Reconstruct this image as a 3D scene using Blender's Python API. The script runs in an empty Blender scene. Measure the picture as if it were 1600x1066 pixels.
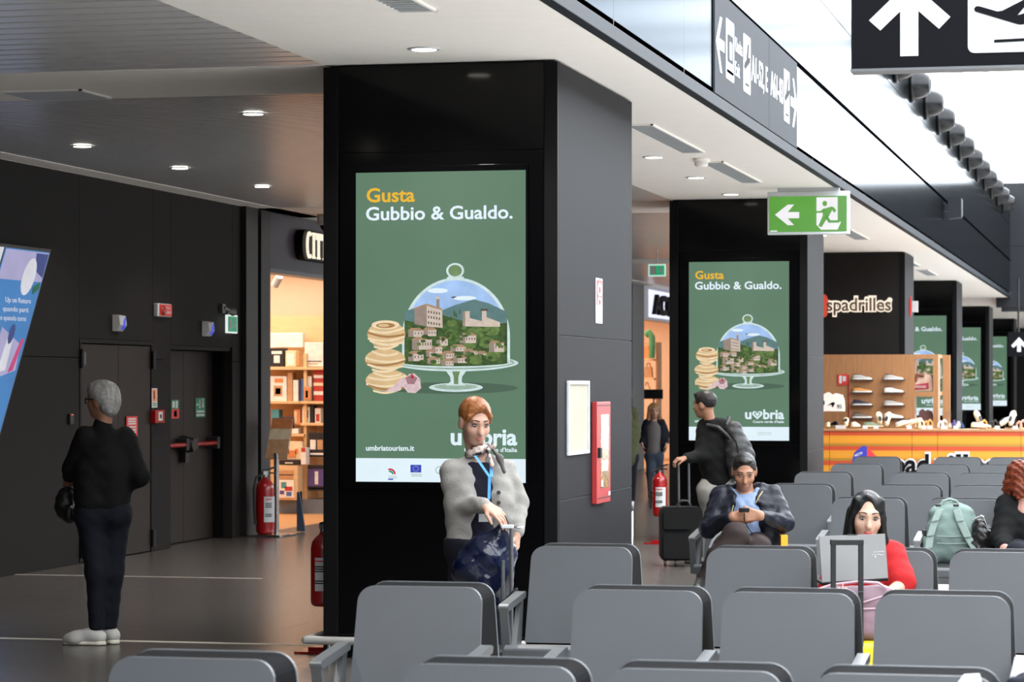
import bpy, bmesh, math, random
import numpy as np
from mathutils import Vector, Matrix
random.seed(7)
scene = bpy.context.scene
C = scene.collection
# ------------------------------------------------------------------ camera, world, large lights, exposure
FPX, EYE, HOR = 4300.0, 1.70, 600.0               # focal length in pixels of a 1600 wide frame, eye height, horizon row
TH = math.atan(987.0 / FPX); CT, ST = math.cos(TH), math.sin(TH)
cam_d = bpy.data.cameras.new('camera'); cam = bpy.data.objects.new('camera', cam_d); C.objects.link(cam)
cam_d.sensor_width = 36.0; cam_d.lens = FPX / 1600 * 36.0; cam_d.shift_y = (HOR - 533) / 1600
cam_d.clip_end = 300; cam_d.clip_start = 0.1
cam.location = (0, 0, EYE); cam.rotation_euler = (math.pi / 2, 0, TH)
cam_d.dof.use_dof = True; cam_d.dof.focus_distance = 17.0; cam_d.dof.aperture_fstop = 7.1
scene.camera = cam
world = bpy.data.worlds.new('overcast_sky'); scene.world = world; world.use_nodes = True
bg = world.node_tree.nodes['Background']; bg.inputs[0].default_value = (0.90, 0.95, 1.0, 1); bg.inputs[1].default_value = 8.0
vs = scene.view_settings; vs.view_transform = 'Standard'; vs.look = 'None'; vs.exposure = 0.0; vs.gamma = 1.0; vs.use_curve_mapping = False

# ------------------------------------------------------------------ helpers
def ray(u, v):
    a = (u - 800) / FPX; b = (HOR - v) / FPX
    return (a * CT - ST, CT + a * ST, b)
def onx(u, v, X):
    r = ray(u, v); k = X / r[0]; return Vector((X, k * r[1], EYE + k * r[2]))
def ony(u, v, Y):
    r = ray(u, v); k = Y / r[1]; return Vector((k * r[0], Y, EYE + k * r[2]))
def onz(u, v, Z):
    r = ray(u, v); k = (Z - EYE) / r[2]; return Vector((k * r[0], k * r[1], Z))
def lin(c):
    return tuple(((x / 255) / 12.92 if x <= 10 else ((x / 255 + .055) / 1.055) ** 2.4) for x in c)
MATS = {}
def mat(name, rgb, rough=.5, metal=0., emit=0., bump=None, vary=.06, vscale=6., coat=0., stretch=(1, 1, 1), spec=.5, rand=0.):
    """procedural material: sRGB colour, noise variation, optional bump (scale, strength), own light if emit"""
    m = bpy.data.materials.new(name); m.use_nodes = True
    nt = m.node_tree; N = nt.nodes; L = nt.links; b = N['Principled BSDF']
    c = lin(rgb)
    b.inputs['Roughness'].default_value = rough; b.inputs['Metallic'].default_value = metal
    b.inputs['Coat Weight'].default_value = coat; b.inputs['Specular IOR Level'].default_value = spec
    tc = N.new('ShaderNodeTexCoord'); mp = N.new('ShaderNodeMapping'); mp.inputs['Scale'].default_value = stretch
    L.new(tc.outputs['Object'], mp.inputs[0])
    nz = N.new('ShaderNodeTexNoise'); nz.inputs['Scale'].default_value = vscale; nz.inputs['Detail'].default_value = 4
    L.new(mp.outputs[0], nz.inputs[0])
    rp = N.new('ShaderNodeValToRGB'); rp.color_ramp.elements[0].position = .3; rp.color_ramp.elements[1].position = .7
    rp.color_ramp.elements[0].color = tuple(x * (1 - vary) for x in c) + (1,)
    rp.color_ramp.elements[1].color = tuple(min(1, x * (1 + vary)) for x in c) + (1,)
    L.new(nz.outputs[0], rp.inputs[0]); out = rp.outputs[0]
    if rand:
        oi = N.new('ShaderNodeObjectInfo'); hs = N.new('ShaderNodeHueSaturation')
        mr = N.new('ShaderNodeMapRange'); mr.inputs[3].default_value = 1 - rand; mr.inputs[4].default_value = 1 + rand
        L.new(oi.outputs['Random'], mr.inputs[0]); L.new(mr.outputs[0], hs.inputs['Value']); L.new(out, hs.inputs['Color']); out = hs.outputs[0]
    if emit:
        b.inputs['Base Color'].default_value = (.01, .01, .01, 1)
        L.new(out, b.inputs['Emission Color']); b.inputs['Emission Strength'].default_value = emit
    else:
        L.new(out, b.inputs['Base Color'])
    if bump:
        n2 = N.new('ShaderNodeTexNoise'); n2.inputs['Scale'].default_value = bump[0]; n2.inputs['Detail'].default_value = 3
        L.new(mp.outputs[0], n2.inputs[0]); bp = N.new('ShaderNodeBump'); bp.inputs['Strength'].default_value = bump[1]; bp.inputs['Distance'].default_value = .02
        L.new(n2.outputs[0], bp.inputs['Height']); L.new(bp.outputs[0], b.inputs['Normal'])
    MATS[name] = m
    return m
class MB:
    """collects shapes of one part"""
    def __init__(s): s.v = []; s.f = []; s.m = []; s.mats = []; s.sm = []
    def mi(s, m):
        if m is None: return 0
        if m not in s.mats: s.mats.append(m)
        return s.mats.index(m)
    def add(s, vs_, fs, m=None, smooth=False):
        o = len(s.v); s.v += [tuple(x) for x in vs_]
        k = s.mi(m)
        for f in fs: s.f.append(tuple(i + o for i in f)); s.m.append(k); s.sm.append(smooth)
        return s
    def box(s, a, b, m=None):
        x0, y0, z0 = [min(p, q) for p, q in zip(a, b)]; x1, y1, z1 = [max(p, q) for p, q in zip(a, b)]
        return s.add([(x0, y0, z0), (x1, y0, z0), (x1, y1, z0), (x0, y1, z0), (x0, y0, z1), (x1, y0, z1), (x1, y1, z1), (x0, y1, z1)],
              [(3, 2, 1, 0), (4, 5, 6, 7), (0, 1, 5, 4), (1, 2, 6, 5), (2, 3, 7, 6), (3, 0, 4, 7)], m)
    def prism(s, pts, o, ax, ay, az, t, m=None, smooth=False):
        """2D outline (ccw in ax, ay) extruded by t along -az (az = outward normal)"""
        o, ax, ay, az = map(Vector, (o, ax, ay, az)); n = len(pts)
        F = [o + ax * p[0] + ay * p[1] for p in pts]; B = [p - az * t for p in F]
        fs = [tuple(range(n)), tuple(range(2 * n - 1, n - 1, -1))]
        s.add(F + B, fs, m)
        s.add(F + B, [(i, n + i, n + (i + 1) % n, (i + 1) % n) for i in range(n)], m, smooth)
        return s
    def flat(s, pts, o, ax, ay, m=None):
        o, ax, ay = map(Vector, (o, ax, ay))
        return s.add([o + ax * p[0] + ay * p[1] for p in pts], [tuple(range(len(pts)))], m)
    def cyl(s, p, q, r0, r1=None, n=16, m=None, caps=True):
        r1 = r0 if r1 is None else r1; p, q = Vector(p), Vector(q); d = (q - p).normalized()
        u = d.orthogonal().normalized(); w = d.cross(u)
        A = [p + (u * math.cos(2 * math.pi * i / n) + w * math.sin(2 * math.pi * i / n)) * r0 for i in range(n)]
        B = [q + (u * math.cos(2 * math.pi * i / n) + w * math.sin(2 * math.pi * i / n)) * r1 for i in range(n)]
        s.add(A + B, [(i, (i + 1) % n, n + (i + 1) % n, n + i) for i in range(n)], m, True)
        if caps: s.add(A + B, [tuple(range(n - 1, -1, -1)), tuple(range(n, 2 * n))], m)
        return s
    def tube(s, path, r, n=10, m=None):
        for a, b in zip(path[:-1], path[1:]): s.cyl(a, b, r, r, n, m)
        for a in path[1:-1]: s.ball(a, (r, r, r), n, 6, m)
        return s
    def ball(s, c, r, n=16, k=10, m=None, R=None):
        c = Vector(c); vs_ = []; fs = []
        if not hasattr(r, '__len__'): r = (r, r, r)
        for j in range(k + 1):
            t = math.pi * j / k
            for i in range(n):
                p = Vector((r[0] * math.sin(t) * math.cos(2 * math.pi * i / n), r[1] * math.sin(t) * math.sin(2 * math.pi * i / n), r[2] * math.cos(t)))
                vs_.append(c + (R @ p if R is not None else p))
        for j in range(k):
            for i in range(n): fs.append((j * n + i, (j + 1) * n + i, (j + 1) * n + (i + 1) % n, j * n + (i + 1) % n))
        return s.add(vs_, fs, m, True)
    def lathe(s, prof, c, axis=(0, 0, 1), n=24, m=None):
        """prof: (radius, height) from c along axis"""
        c, d = Vector(c), Vector(axis).normalized(); u = d.orthogonal().normalized(); w = d.cross(u); vs_ = []; fs = []
        for r, h in prof:
            for i in range(n): vs_.append(c + d * h + (u * math.cos(2 * math.pi * i / n) + w * math.sin(2 * math.pi * i / n)) * r)
        for j in range(len(prof) - 1):
            for i in range(n): fs.append((j * n + i, j * n + (i + 1) % n, (j + 1) * n + (i + 1) % n, (j + 1) * n + i))
        return s.add(vs_, fs, m, True)
    def text(s, txt, o, ax, ay, h=None, w=None, t=.004, m=None, bold=.0, align='L'):
        V, F = glyphs(txt, bold)
        V = np.array(V); lo = V.min(0); hi = V.max(0); cap = CAP
        sy = (h / cap) if h else w / (hi[0] - lo[0]); sx = (w / (hi[0] - lo[0])) if w else sy
        o, ax, ay = map(Vector, (o, ax, ay)); az = ax.cross(ay).normalized()
        off = 0 if align == 'L' else (-(hi[0] - lo[0]) * sx / 2 if align == 'C' else -(hi[0] - lo[0]) * sx)
        P = [o + ax * ((x - lo[0]) * sx + off) + ay * (y * sy) + az * (t if z > .05 else 0) for x, y, z in V]
        return s.add(P, F, m)
    def build(s, name, material=None, parent=None, world=True, bevel=0., seg=2, label=None, smooth=False):
        me = bpy.data.meshes.new(name); me.from_pydata(s.v, [], s.f)
        if s.mats:
            for q in s.mats: me.materials.append(q)
            me.polygons.foreach_set('material_index', s.m)
        elif material: me.materials.append(material)
        me.polygons.foreach_set('use_smooth', [bool(x or smooth) for x in s.sm])
        me.update()
        return link(name, me, parent, world, bevel, seg, label)
def link(name, me, parent=None, world=True, bevel=0., seg=2, label=None):
    o = bpy.data.objects.new(name, me); C.objects.link(o)
    if parent is not None:
        o.parent = parent
        if world:                                  # mesh given in world space: bring it into the parent's space
            root = parent; M = Matrix.Identity(4)
            while root is not None:
                M = (Matrix.Translation(root.location) @ root.rotation_euler.to_matrix().to_4x4()) @ M; root = root.parent
            me.transform(M.inverted())
    if bevel:
        bv = o.modifiers.new('bevel', 'BEVEL'); bv.width = bevel; bv.segments = seg; bv.limit_method = 'ANGLE'
    if label: o['label'] = label
    return o
GL = {}; CAP = .7
def glyphs(txt, bold=0.):
    key = (txt, bold)
    if key in GL: return GL[key]
    cu = bpy.data.curves.new('txt', 'FONT'); cu.body = txt; cu.size = 1.0; cu.extrude = .1; cu.offset = bold; cu.resolution_u = 3
    ob = bpy.data.objects.new('txt', cu); C.objects.link(ob)
    dg = bpy.context.evaluated_depsgraph_get(); me = ob.evaluated_get(dg).to_mesh()
    V = [tuple(v.co) for v in me.vertices]; F = [tuple(p.vertices) for p in me.polygons]
    ob.evaluated_get(dg).to_mesh_clear(); bpy.data.objects.remove(ob); bpy.data.curves.remove(cu)
    GL[key] = (V, F); return V, F
def thing(name, label, cat, loc=(0, 0, 0), rz=0., group=None):
    o = bpy.data.objects.new(name, None); C.objects.link(o); o.empty_display_size = .1
    o.location = loc; o.rotation_euler = (0, 0, rz); o['label'] = label; o['category'] = cat
    if group: o['group'] = group
    return o
def tag(o, label, cat, group=None):
    o['label'] = label; o['category'] = cat
    if group: o['group'] = group
    return o
def struct(o, label=None):
    o['kind'] = 'structure'
    if label: o['label'] = label
    return o
def copy_tree(o, parent=None):
    c = o.copy(); C.objects.link(c); c.parent = parent
    for ch in list(o.children): copy_tree(ch, c)
    return c
def rrect(w, h, r, n=5, corners=(1, 1, 1, 1), x0=0., y0=0.):
    """rounded rectangle outline, ccw from lower left; corners ll, lr, ur, ul"""
    P = []
    for k, (cx, cy, a0) in enumerate(((r, r, math.pi), (w - r, r, 1.5 * math.pi), (w - r, h - r, 0), (r, h - r, .5 * math.pi))):
        if corners[k]:
            for i in range(n + 1):
                a = a0 + i * math.pi / 2 / n; P.append((x0 + cx + r * math.cos(a), y0 + cy + r * math.sin(a)))
        else: P.append((x0 + (0, w, w, 0)[k], y0 + (0, 0, h, h)[k]))
    return P
def ell(cx, cy, rx, ry, n=20, a0=0., a1=2 * math.pi):
    full = abs(a1 - a0 - 2 * math.pi) < 1e-6
    return [(cx + rx * math.cos(a0 + (a1 - a0) * i / n), cy + ry * math.sin(a0 + (a1 - a0) * i / n)) for i in range(n if full else n + 1)]
def spot(loc, power, size=100, blend=.8, col=(1, .93, .84), r=.05):
    l = bpy.data.lights.new('downlight_beam', 'SPOT'); l.energy = power; l.spot_size = math.radians(size); l.spot_blend = blend; l.color = col; l.shadow_soft_size = r
    o = bpy.data.objects.new('downlight_beam', l); C.objects.link(o); o.location = loc; return o
def area(loc, sx, sy, power, col, rot=(0, 0, 0)):
    l = bpy.data.lights.new('shop_ceiling_light', 'AREA'); l.shape = 'RECTANGLE'; l.size = sx; l.size_y = sy; l.energy = power; l.color = col
    o = bpy.data.objects.new('shop_ceiling_light', l); C.objects.link(o); o.location = loc; o.rotation_euler = rot; return o
XA, YA, ZA = Vector((1, 0, 0)), Vector((0, 1, 0)), Vector((0, 0, 1))
# ------------------------------------------------------------------ materials of the place
H = 3.68; XF = -2.98; XW = -9.80
M_tile = mat('dark_grey_porcelain', (78, 74, 71), .24, vary=.16, vscale=3., stretch=(1, 9, 1), rand=.07, bump=(9, .04))
M_slab = mat('pale_bounce_floor', (196, 192, 187), .3)  # mostly hidden floor, made pale to bounce light onto the ceiling
M_tile2 = mat('dark_grey_floor', (78, 75, 73), .26, vary=.16, vscale=3., stretch=(1, 9, 1))
M_strip = mat('pale_floor_strip', (205, 196, 188), .35)
M_white = mat('white_plaster', (243, 238, 231), .75, vary=.015)
M_slat = mat('satin_grey_slat', (206, 205, 204), .28, metal=.2, vary=.04)
M_void = mat('dark_ceiling_void', (42, 41, 41), .7)
M_wall = mat('charcoal_wall_panel', (27, 25, 24), .65, vary=.04, vscale=2, spec=.15)
M_door = mat('brown_black_door', (36, 30, 26), .5, vary=.08, vscale=2, spec=.2)
M_blk = mat('black_gloss_glass', (5, 5, 6), .09, vary=.02, spec=.2)
M_blks = mat('black_satin_frame', (11, 11, 12), .5, spec=.12)
M_black = mat('black_plastic', (18, 18, 19), .45)
M_side = mat('anthracite_satin_panel', (30, 30, 32), .55, spec=.07, vary=.05, vscale=1.5, stretch=(1, 1, .3))
M_fas = mat('polished_aluminium_fascia', (84, 88, 93), .13, metal=1., vary=.03, vscale=1.2, stretch=(1, 3, .2))
_t = MATS['polished_aluminium_fascia'].node_tree.nodes['Principled BSDF']; _t.inputs['Specular Tint'].default_value = (.36, .38, .40, 1)
M_matt = mat('matt_black_gap', (5, 5, 6), 1., spec=0.)
M_edge = mat('dark_edge_profile', (34, 38, 44), .5, spec=.08)
M_endw = mat('graphite_end_wall', (30, 32, 36), .55, vary=.04, spec=.2)
M_frame = mat('white_steel', (190, 193, 195), .5)
M_glow = mat('downlight_lens', (255, 246, 230), .4, emit=9)
M_alu = mat('cast_aluminium', (104, 106, 108), .4, metal=.7, vary=.05)
M_chrome = mat('brushed_steel', (190, 188, 184), .22, metal=1.)
M_signgrey = mat('grey_sign_vinyl', (52, 55, 60), .65, vary=.02, spec=.1)
M_signwhite = mat('white_sign_vinyl', (196, 197, 198), .5, vary=.01)
M_signblack = mat('blue_black_sign_face', (9, 9, 14), .6, vary=.02, spec=.1)
M_red = mat('fire_red_enamel', (150, 14, 16), .25, coat=.4)
M_redp = mat('pinkish_red_enamel', (158, 44, 44), .4)
M_oak = mat('oak_laminate', (160, 112, 70), .5, vary=.12, vscale=5, stretch=(6, 6, .6))
M_oaklt = mat('pale_birch_shelf', (226, 188, 140), .5, vary=.08, vscale=5, stretch=(1, 6, 6))
M_peach = mat('peach_shop_wall', (236, 206, 178), .7, vary=.02)
M_wood = mat('warm_wood_floor', (206, 150, 96), .4, vary=.1, stretch=(1, 8, 1))
M_purple = mat('aubergine_shop_fascia', (52, 45, 58), .45)
def glass():
    m = bpy.data.materials.new('clear_window_glass'); m.use_nodes = True; nt = m.node_tree; N = nt.nodes
    for n in list(N): N.remove(n)
    o = N.new('ShaderNodeOutputMaterial'); mx = N.new('ShaderNodeMixShader'); t = N.new('ShaderNodeBsdfTransparent'); g = N.new('ShaderNodeBsdfGlossy'); fr = N.new('ShaderNodeFresnel')
    g.inputs['Roughness'].default_value = .02; nt.links.new(fr.outputs[0], mx.inputs[0]); nt.links.new(t.outputs[0], mx.inputs[1]); nt.links.new(g.outputs[0], mx.inputs[2]); nt.links.new(mx.outputs[0], o.inputs[0])
    return m
M_glass = glass()
# ------------------------------------------------------------------ floor
floor = struct(MB().box((-16, -8, -.3), (-2.9, 66, -.003)).build('floor', M_tile2))
struct(MB().box((-2.9, -8, -.3), (9, 66, -.003)).build('floor_atrium', M_slab))
def tile_mesh(w): return MB().box((.0015, .0015, -.02), (w - .0015, .5985, 0))
TM = {}
for j in range(37):
    for i in range(-1, 8):
        x = -9.8 + i * 1.2 + (j % 3) * .4; y = 14.0 + j * .6; x0 = max(x, -9.8); x1 = min(x + 1.2, -2.6); w = round(x1 - x0, 2)
        if w < .1 or (y + .6 > 29.0 and x < -9.0): continue
        if w not in TM: t = tile_mesh(w).build('tile', M_tile, floor, world=False); TM[w] = t.data
        else: t = bpy.data.objects.new('tile', TM[w]); C.objects.link(t); t.parent = floor
        t.location = (x0, y, 0)
MB().box((-12, 17.12, -.01), (-4.97, 17.19, .002)).build('floor_strip', M_strip, floor)
MB().box((-9.8, 22.90, -.01), (-7.5, 22.93, .002)).build('floor_strip', M_strip, floor)
# ------------------------------------------------------------------ ceilings
ceil = struct(MB().box((-4.96, -8, H), (XF, 64, H + .12)).build('ceiling', M_white))
MB().box((XW, 16.42, H), (-4.96, 17.98, H + .12)).build('ceiling_cross_band', M_white, ceil)
MB().box((XW, 29.6, H), (-4.96, 31.4, H + .12)).build('ceiling_cross_band', M_white, ceil)
MB().box((XW, 43, H), (-4.96, 44.6, H + .12)).build('ceiling_cross_band', M_white, ceil)
MB().box((XW, -8, H), (-9.52, 64, H + .12)).build('ceiling_margin', M_white, ceil)
MB().box((-9.52, -8, H + .16), (-4.96, 64, H + .3)).build('ceiling_void', M_void, ceil)
sl_a = MB().box((-9.52, .03, H + .005), (-4.96, .205, H + .05)); sl_b = MB().box((-9.52, .012, H + .005), (-4.96, .098, H + .05))
def slats(mb, y0, y1, p):
    o = mb.build('slat', M_slat, ceil, bevel=.006); me = o.data; y = y0; k = 0
    while y + p <= y1 + 1e-6:
        if k:
            o = bpy.data.objects.new('slat', me); C.objects.link(o); o.parent = ceil
        o.location = (0, y, 0); y += p; k += 1
slats(sl_a, 12.28, 16.42, .23)
slats(sl_b, 17.98, 29.6, .115)
slats(MB().box((-9.52, .02, H + .005), (-4.96, .21, H + .05)), 31.4, 43.0, .23)
MB().box((-9.52, -8, H + .01), (-4.96, 12.28, H + .05)).build('ceiling_panel', M_slat, ceil)
MB().box((-9.52, 44.6, H + .01), (-4.96, 64, H + .05)).build('ceiling_panel', M_slat, ceil)
def vent(pts, label, n=14):
    xs = [p[0] for p in pts]; ys = [p[1] for p in pts]; x0, x1, y0, y1 = min(xs), max(xs), min(ys), max(ys)
    t = thing('ceiling_vent', label, 'vent', ((x0 + x1) / 2, (y0 + y1) / 2, H), group='slotted vents in the white ceiling')
    f = .018
    MB().box((x0, y0, H - .012), (x1, y0 + f, H)).box((x0, y1 - f, H - .012), (x1, y1, H)).box((x0, y0, H - .012), (x0 + f, y1, H)).box((x1 - f, y0, H - .012), (x1, y1, H)).build('frame', M_white, t)
    MB().box((x0 + f, y0 + f, H - .003), (x1 - f, y1 - f, H - .001)).build('backing', M_void, t)
    m = MB().box((x0 + f, -.012, H - .011), (x1 - f, .012, H - .004)); k = 0
    for i in range(n * 2):
        y = y0 + f + (y1 - y0 - 2 * f) * (i + .5) / (n * 2)
        if i == 0: o = m.build('slat', M_frame, t, world=False); me = o.data
        else: o = bpy.data.objects.new('slat', me); C.objects.link(o); o.parent = t
        o.location = (-t.location[0], y - t.location[1], -H)
for k, (y0, y1) in enumerate(((12.0, 14.1), (20.65, 23.23), (24.25, 26.82), (31.5, 34.0), (35.2, 37.7), (44, 46.5), (48, 50.5))):
    vent([(-3.86, y0), (-3.64, y1)], ('slotted ceiling vent above the top edge of the picture, nearest of the vents', 'slotted ceiling vent just right of the near column top', 'slotted ceiling vent beside the smoke detector',
        'slotted ceiling vent right of the green exit sign', 'second slotted ceiling vent beyond the green exit sign', 'slotted ceiling vent beyond the shoe shop pillar', 'farthest slotted ceiling vent before the end wall')[k])
vent([(-7.55, 17.35), (-6.95, 17.93)], 'square ceiling grille in the white cross band at far left', 10)
DL = [(-4.14, 15.72), (-4.16, 23.65), (-4.18, 26.09), (-4.19, 28.45), (-8.6, 21.5), (-8.6, 23.88), (-8.6, 26.29), (-6.35, 19.2), (-4.18, 33.4), (-4.18, 36.6), (-4.18, 45.2), (-8.6, 10.5), (-6.35, 10.5), (-6.35, 23.88), (-6.35, 26.29), (-4.14, 9.5)]  # left-zone lamps out of view are added to brighten the slats
DN = ['round downlight in white ceiling just before the near column', 'round downlight right of the near column, nearest of three in line', 'round downlight in the middle of three before the second column', 'round downlight right at the top of the second column',
      'round downlight in slatted ceiling at far left', 'second round downlight along the left slatted ceiling', 'third round downlight along the left slatted ceiling', 'round downlight in slatted ceiling beside the near column',
      'round downlight beyond the exit sign, before the shoe shop pillar', 'round downlight directly above the shoe shop pillar sign', 'round downlight between shoe shop pillar and next pillar', 'added unseen downlight of the left slatted ceiling, above the picture', 'added unseen downlight of the inner slatted ceiling, above the picture', 'added unseen downlight hidden behind the near column top, first', 'added unseen downlight hidden behind the near column top, second', 'downlight of the white ceiling above the picture']
for (x, y), lb in zip(DL, DN):
    t = thing('downlight', lb, 'light', (x, y, H), group='recessed ceiling downlights')
    MB().lathe([(.10, 0), (.10, -.006), (.075, -.008), (.07, -.002)], (x, y, H)).build('rim', M_frame, t)
    MB().cyl((x, y, H - .001), (x, y, H - .0095), .072, n=20).build('lens', M_glow, t)
    spot((x, y, H - .03), 230 if x > -5 else 150, 130)
t = thing('smoke_detector', 'small round white smoke detector on ceiling between two vents', 'detector', (-3.79, 23.95, H))
MB().lathe([(0, 0), (.075, 0), (.075, -.03), (.06, -.032)], (-3.79, 23.95, H)).build('base', M_white, t)
MB().lathe([(.058, -.03), (.058, -.045), (.062, -.048), (.05, -.07), (0, -.072)], (-3.79, 23.95, H)).build('head', M_white, t)
# ------------------------------------------------------------------ left wall, doors
def wallbox(y0, y1, z0, z1, name, par=None, m=M_wall):
    return MB().box((XW - .3, y0, z0), (XW, y1, z1)).build(name, m, par, bevel=.003, seg=1)
wl = struct(MB().box((XW - .5, -8, 0), (XW - .3, 26.9, H)).build('wall_left', M_wall))
for (y0, y1, z0, z1) in ((12, 16.5, 0, 1.945), (12, 16.5, 1.95, H), (16.505, 20.4, 0, 1.945), (16.505, 20.4, 1.95, H), (20.405, 24.42, 0, 1.945), (20.405, 24.42, 1.95, H),
        (24.425, 26.4, 2.13, H), (26.405, 26.93, 0, 1.945), (26.405, 26.93, 1.95, H), (26.935, 28.9, 2.10, H), (28.905, 29.2, 0, 1.945), (28.905, 29.2, 1.95, H)):
    wallbox(y0, y1, z0, z1, 'wall_panel', wl)
MB().box((XW - .3, -8, 0), (XW, 11.995, H)).build('wall_panel', M_wall, wl)
MB().box((XW - .5, 26.9, 0), (XW - .32, 29.2, H)).build('door_recess_back', M_wall, wl)
def dleaf(y0, y1, x, z1, parent, name='door_leaf'):
    return MB().box((x - .05, y0, .008), (x, y1, z1)).build(name, M_door, parent, bevel=.004)
d1 = struct(MB().box((XW - .28, 24.43, 2.09), (XW + .004, 26.39, 2.128)).box((XW - .28, 24.43, 0), (XW + .004, 24.47, 2.09)).box((XW - .28, 26.35, 0), (XW + .004, 26.39, 2.09)).build('door_1', M_blks), 'flush dark double door behind the grey-haired person')
dleaf(24.475, 25.45, XW - .005, 2.08, d1); dleaf(25.456, 26.345, XW - .005, 2.08, d1)
for y in (24.45, 26.37):
    for z0, z1 in ((1.85, 2.03), (.05, .22)):
        MB().cyl((XW + .02, y, z0), (XW + .02, y, z1), .022, n=12).cyl((XW + .02, y, z0 + .04), (XW + .02, y, z0 + .046), .024, n=12, m=None).build('hinge', M_black, d1)
MB().box((XW, 24.50, 1.88), (XW + .012, 24.56, 2.0)).build('door_plate', M_alu, d1)
d2 = struct(MB().box((XW - .31, 26.935, 2.06), (XW - .02, 28.9, 2.10)).box((XW - .31, 26.935, 0), (XW - .1, 26.96, 2.06)).box((XW - .31, 28.875, 0), (XW - .1, 28.9, 2.06)).build('door_2', M_blks), 'recessed black emergency double door with red push bars')
lf = [dleaf(26.965, 27.93, XW - .22, 2.055, d2), dleaf(27.936, 28.87, XW - .22, 2.055, d2)]
for (y0, y1), lv in zip(((26.99, 27.72), (28.0, 28.72)), lf):
    MB().cyl((XW - .12, y0, 1.05), (XW - .12, y1, 1.05), .026, n=14).build('push_bar', M_red, lv, label='red push bar')
    for y in (y0, y1): MB().box((XW - .22, y - .04, .99), (XW - .09, y + .04, 1.12)).build('bar_bracket', M_black, lv, bevel=.008)
MB().cyl((XW - .2, 27.86, 1.05), (XW - .07, 27.86, 1.05), .10, .07, n=20).box((XW - .21, 27.80, .86), (XW - .15, 27.92, 1.0)).build('lock_case', M_black, d2)
def plate(name, label, cat, u0, v0, u1, v1, X, col, marks, t=.006):
    """thin sign on a plane facing +x; marks: (kind, data, colour) in 0..1 of the plate"""
    a = onx(u0, v0, X); b = onx(u1, v1, X); y0, y1 = sorted((a.y, b.y)); z0, z1 = sorted((a.z, b.z)); w, h = y1 - y0, z1 - z0
    o = thing(name, label, cat, (X, (y0 + y1) / 2, z0))
    MB().box((X + .001, y0, z0), (X + t, y1, z1)).build('plate', col, o)
    for kind, d, m in marks:
        q = MB()
        if kind == 'r': q.box((X + t, y0 + d[0] * w, z0 + d[1] * h), (X + t + .0015, y0 + d[2] * w, z0 + d[3] * h))
        elif kind == 't': q.text(d[0], (X + t, y0 + d[1] * w, z0 + d[2] * h), YA, ZA, w=d[3] * w, h=d[4] * h, t=.001, bold=.02)
        elif kind == 'p': q.prism([(p[0] * w, p[1] * h) for p in d], (X + t + .0015, y0, z0), YA, ZA, XA, .0015)
        q.build('print', m, o)
    return o
M_sgreen = mat('sign_green', (30, 120, 84), .5); M_sred = mat('sign_red', (200, 52, 46), .5); M_sor = mat('sign_orange', (226, 130, 80), .5)
lines = lambda x0, x1, ys, h: [('r', (x0, y, x1, y + h), M_signwhite) for y in ys]
plate('wall_sign', 'red notice with white lettering on the flush door beside the grey-haired person', 'sign', 197, 651, 214, 682, XW + .004, M_sred, lines(.14, .86, (.84, .72, .60, .44, .30, .18), .07))
plate('wall_sign', 'white and orange notice above the red call point', 'sign', 236.5, 607, 245, 637, XW, M_signwhite, [('r', (.15, .32, .85, .95), M_sor), ('r', (.3, .45, .5, .85), M_signwhite), ('r', (.15, .08, .85, .14), M_sgreen), ('r', (.15, .19, .85, .25), M_sgreen)])
plate('wall_sign', 'half green half red notice on the left leaf of the emergency door', 'sign', 267, 625, 279, 654, XW - .218, M_sgreen, [('r', (0, 0, 1, .5), M_sred), ('r', (.12, .58, .45, .92), M_signwhite), ('r', (.6, .55, .8, .94), M_signwhite), ('r', (.3, .1, .7, .42), M_signwhite)])
plate('wall_sign', 'green notice with white arrows on the right leaf of the emergency door', 'sign', 305, 622, 320, 652, XW - .218, M_sgreen, [('p', [(.3, .55), (.42, .45), (.54, .55), (.46, .55), (.46, .92), (.38, .92), (.38, .55)], M_signwhite), ('p', [(.62, .92), (.74, .98), (.86, .92), (.78, .92), (.84, .5), (.66, .5), (.70, .92)], M_signwhite), ('r', (.1, .25, .9, .35), M_signwhite), ('r', (.1, .07, .9, .17), M_signwhite), ('r', (.06, .62, .28, .7), M_signwhite)])
cp = thing('call_point', 'red fire alarm call point box beside the flush door', 'alarm', (XW, 26.47, 1.30))
MB().box((XW, 26.335, 1.30), (XW + .055, 26.6, 1.435)).build('case', M_red, cp, bevel=.006)
MB().box((XW + .055, 26.42, 1.325), (XW + .058, 26.53, 1.415)).build('window', M_signwhite, cp); MB().cyl((XW + .058, 26.475, 1.37), (XW + .064, 26.475, 1.37), .022, n=12).build('button', M_black, cp)
rd = thing('card_reader', 'narrow black card reader left of the flush door', 'reader', (XW, 24.17, 1.33))
MB().box((XW, 24.13, 1.32), (XW + .03, 24.22, 1.42)).build('case', M_black, rd, bevel=.006); MB().box((XW + .03, 24.15, 1.408), (XW + .033, 24.2, 1.414)).build('status_light', mat('red_led', (255, 90, 90), emit=1.5), rd)
st = thing('alarm_strobe', 'red alarm strobe box high between the two doors', 'alarm', (XW, 26.6, 2.4))
MB().box((XW, 26.42, 2.385), (XW + .05, 26.82, 2.52)).build('case', M_signwhite, st, bevel=.008)
MB().box((XW + .05, 26.46, 2.395), (XW + .06, 26.80, 2.51)).build('face', M_sred, st); MB().ball((XW + .06, 26.54, 2.45), (.03, .06, .05)).build('lens', M_red, st)
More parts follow.
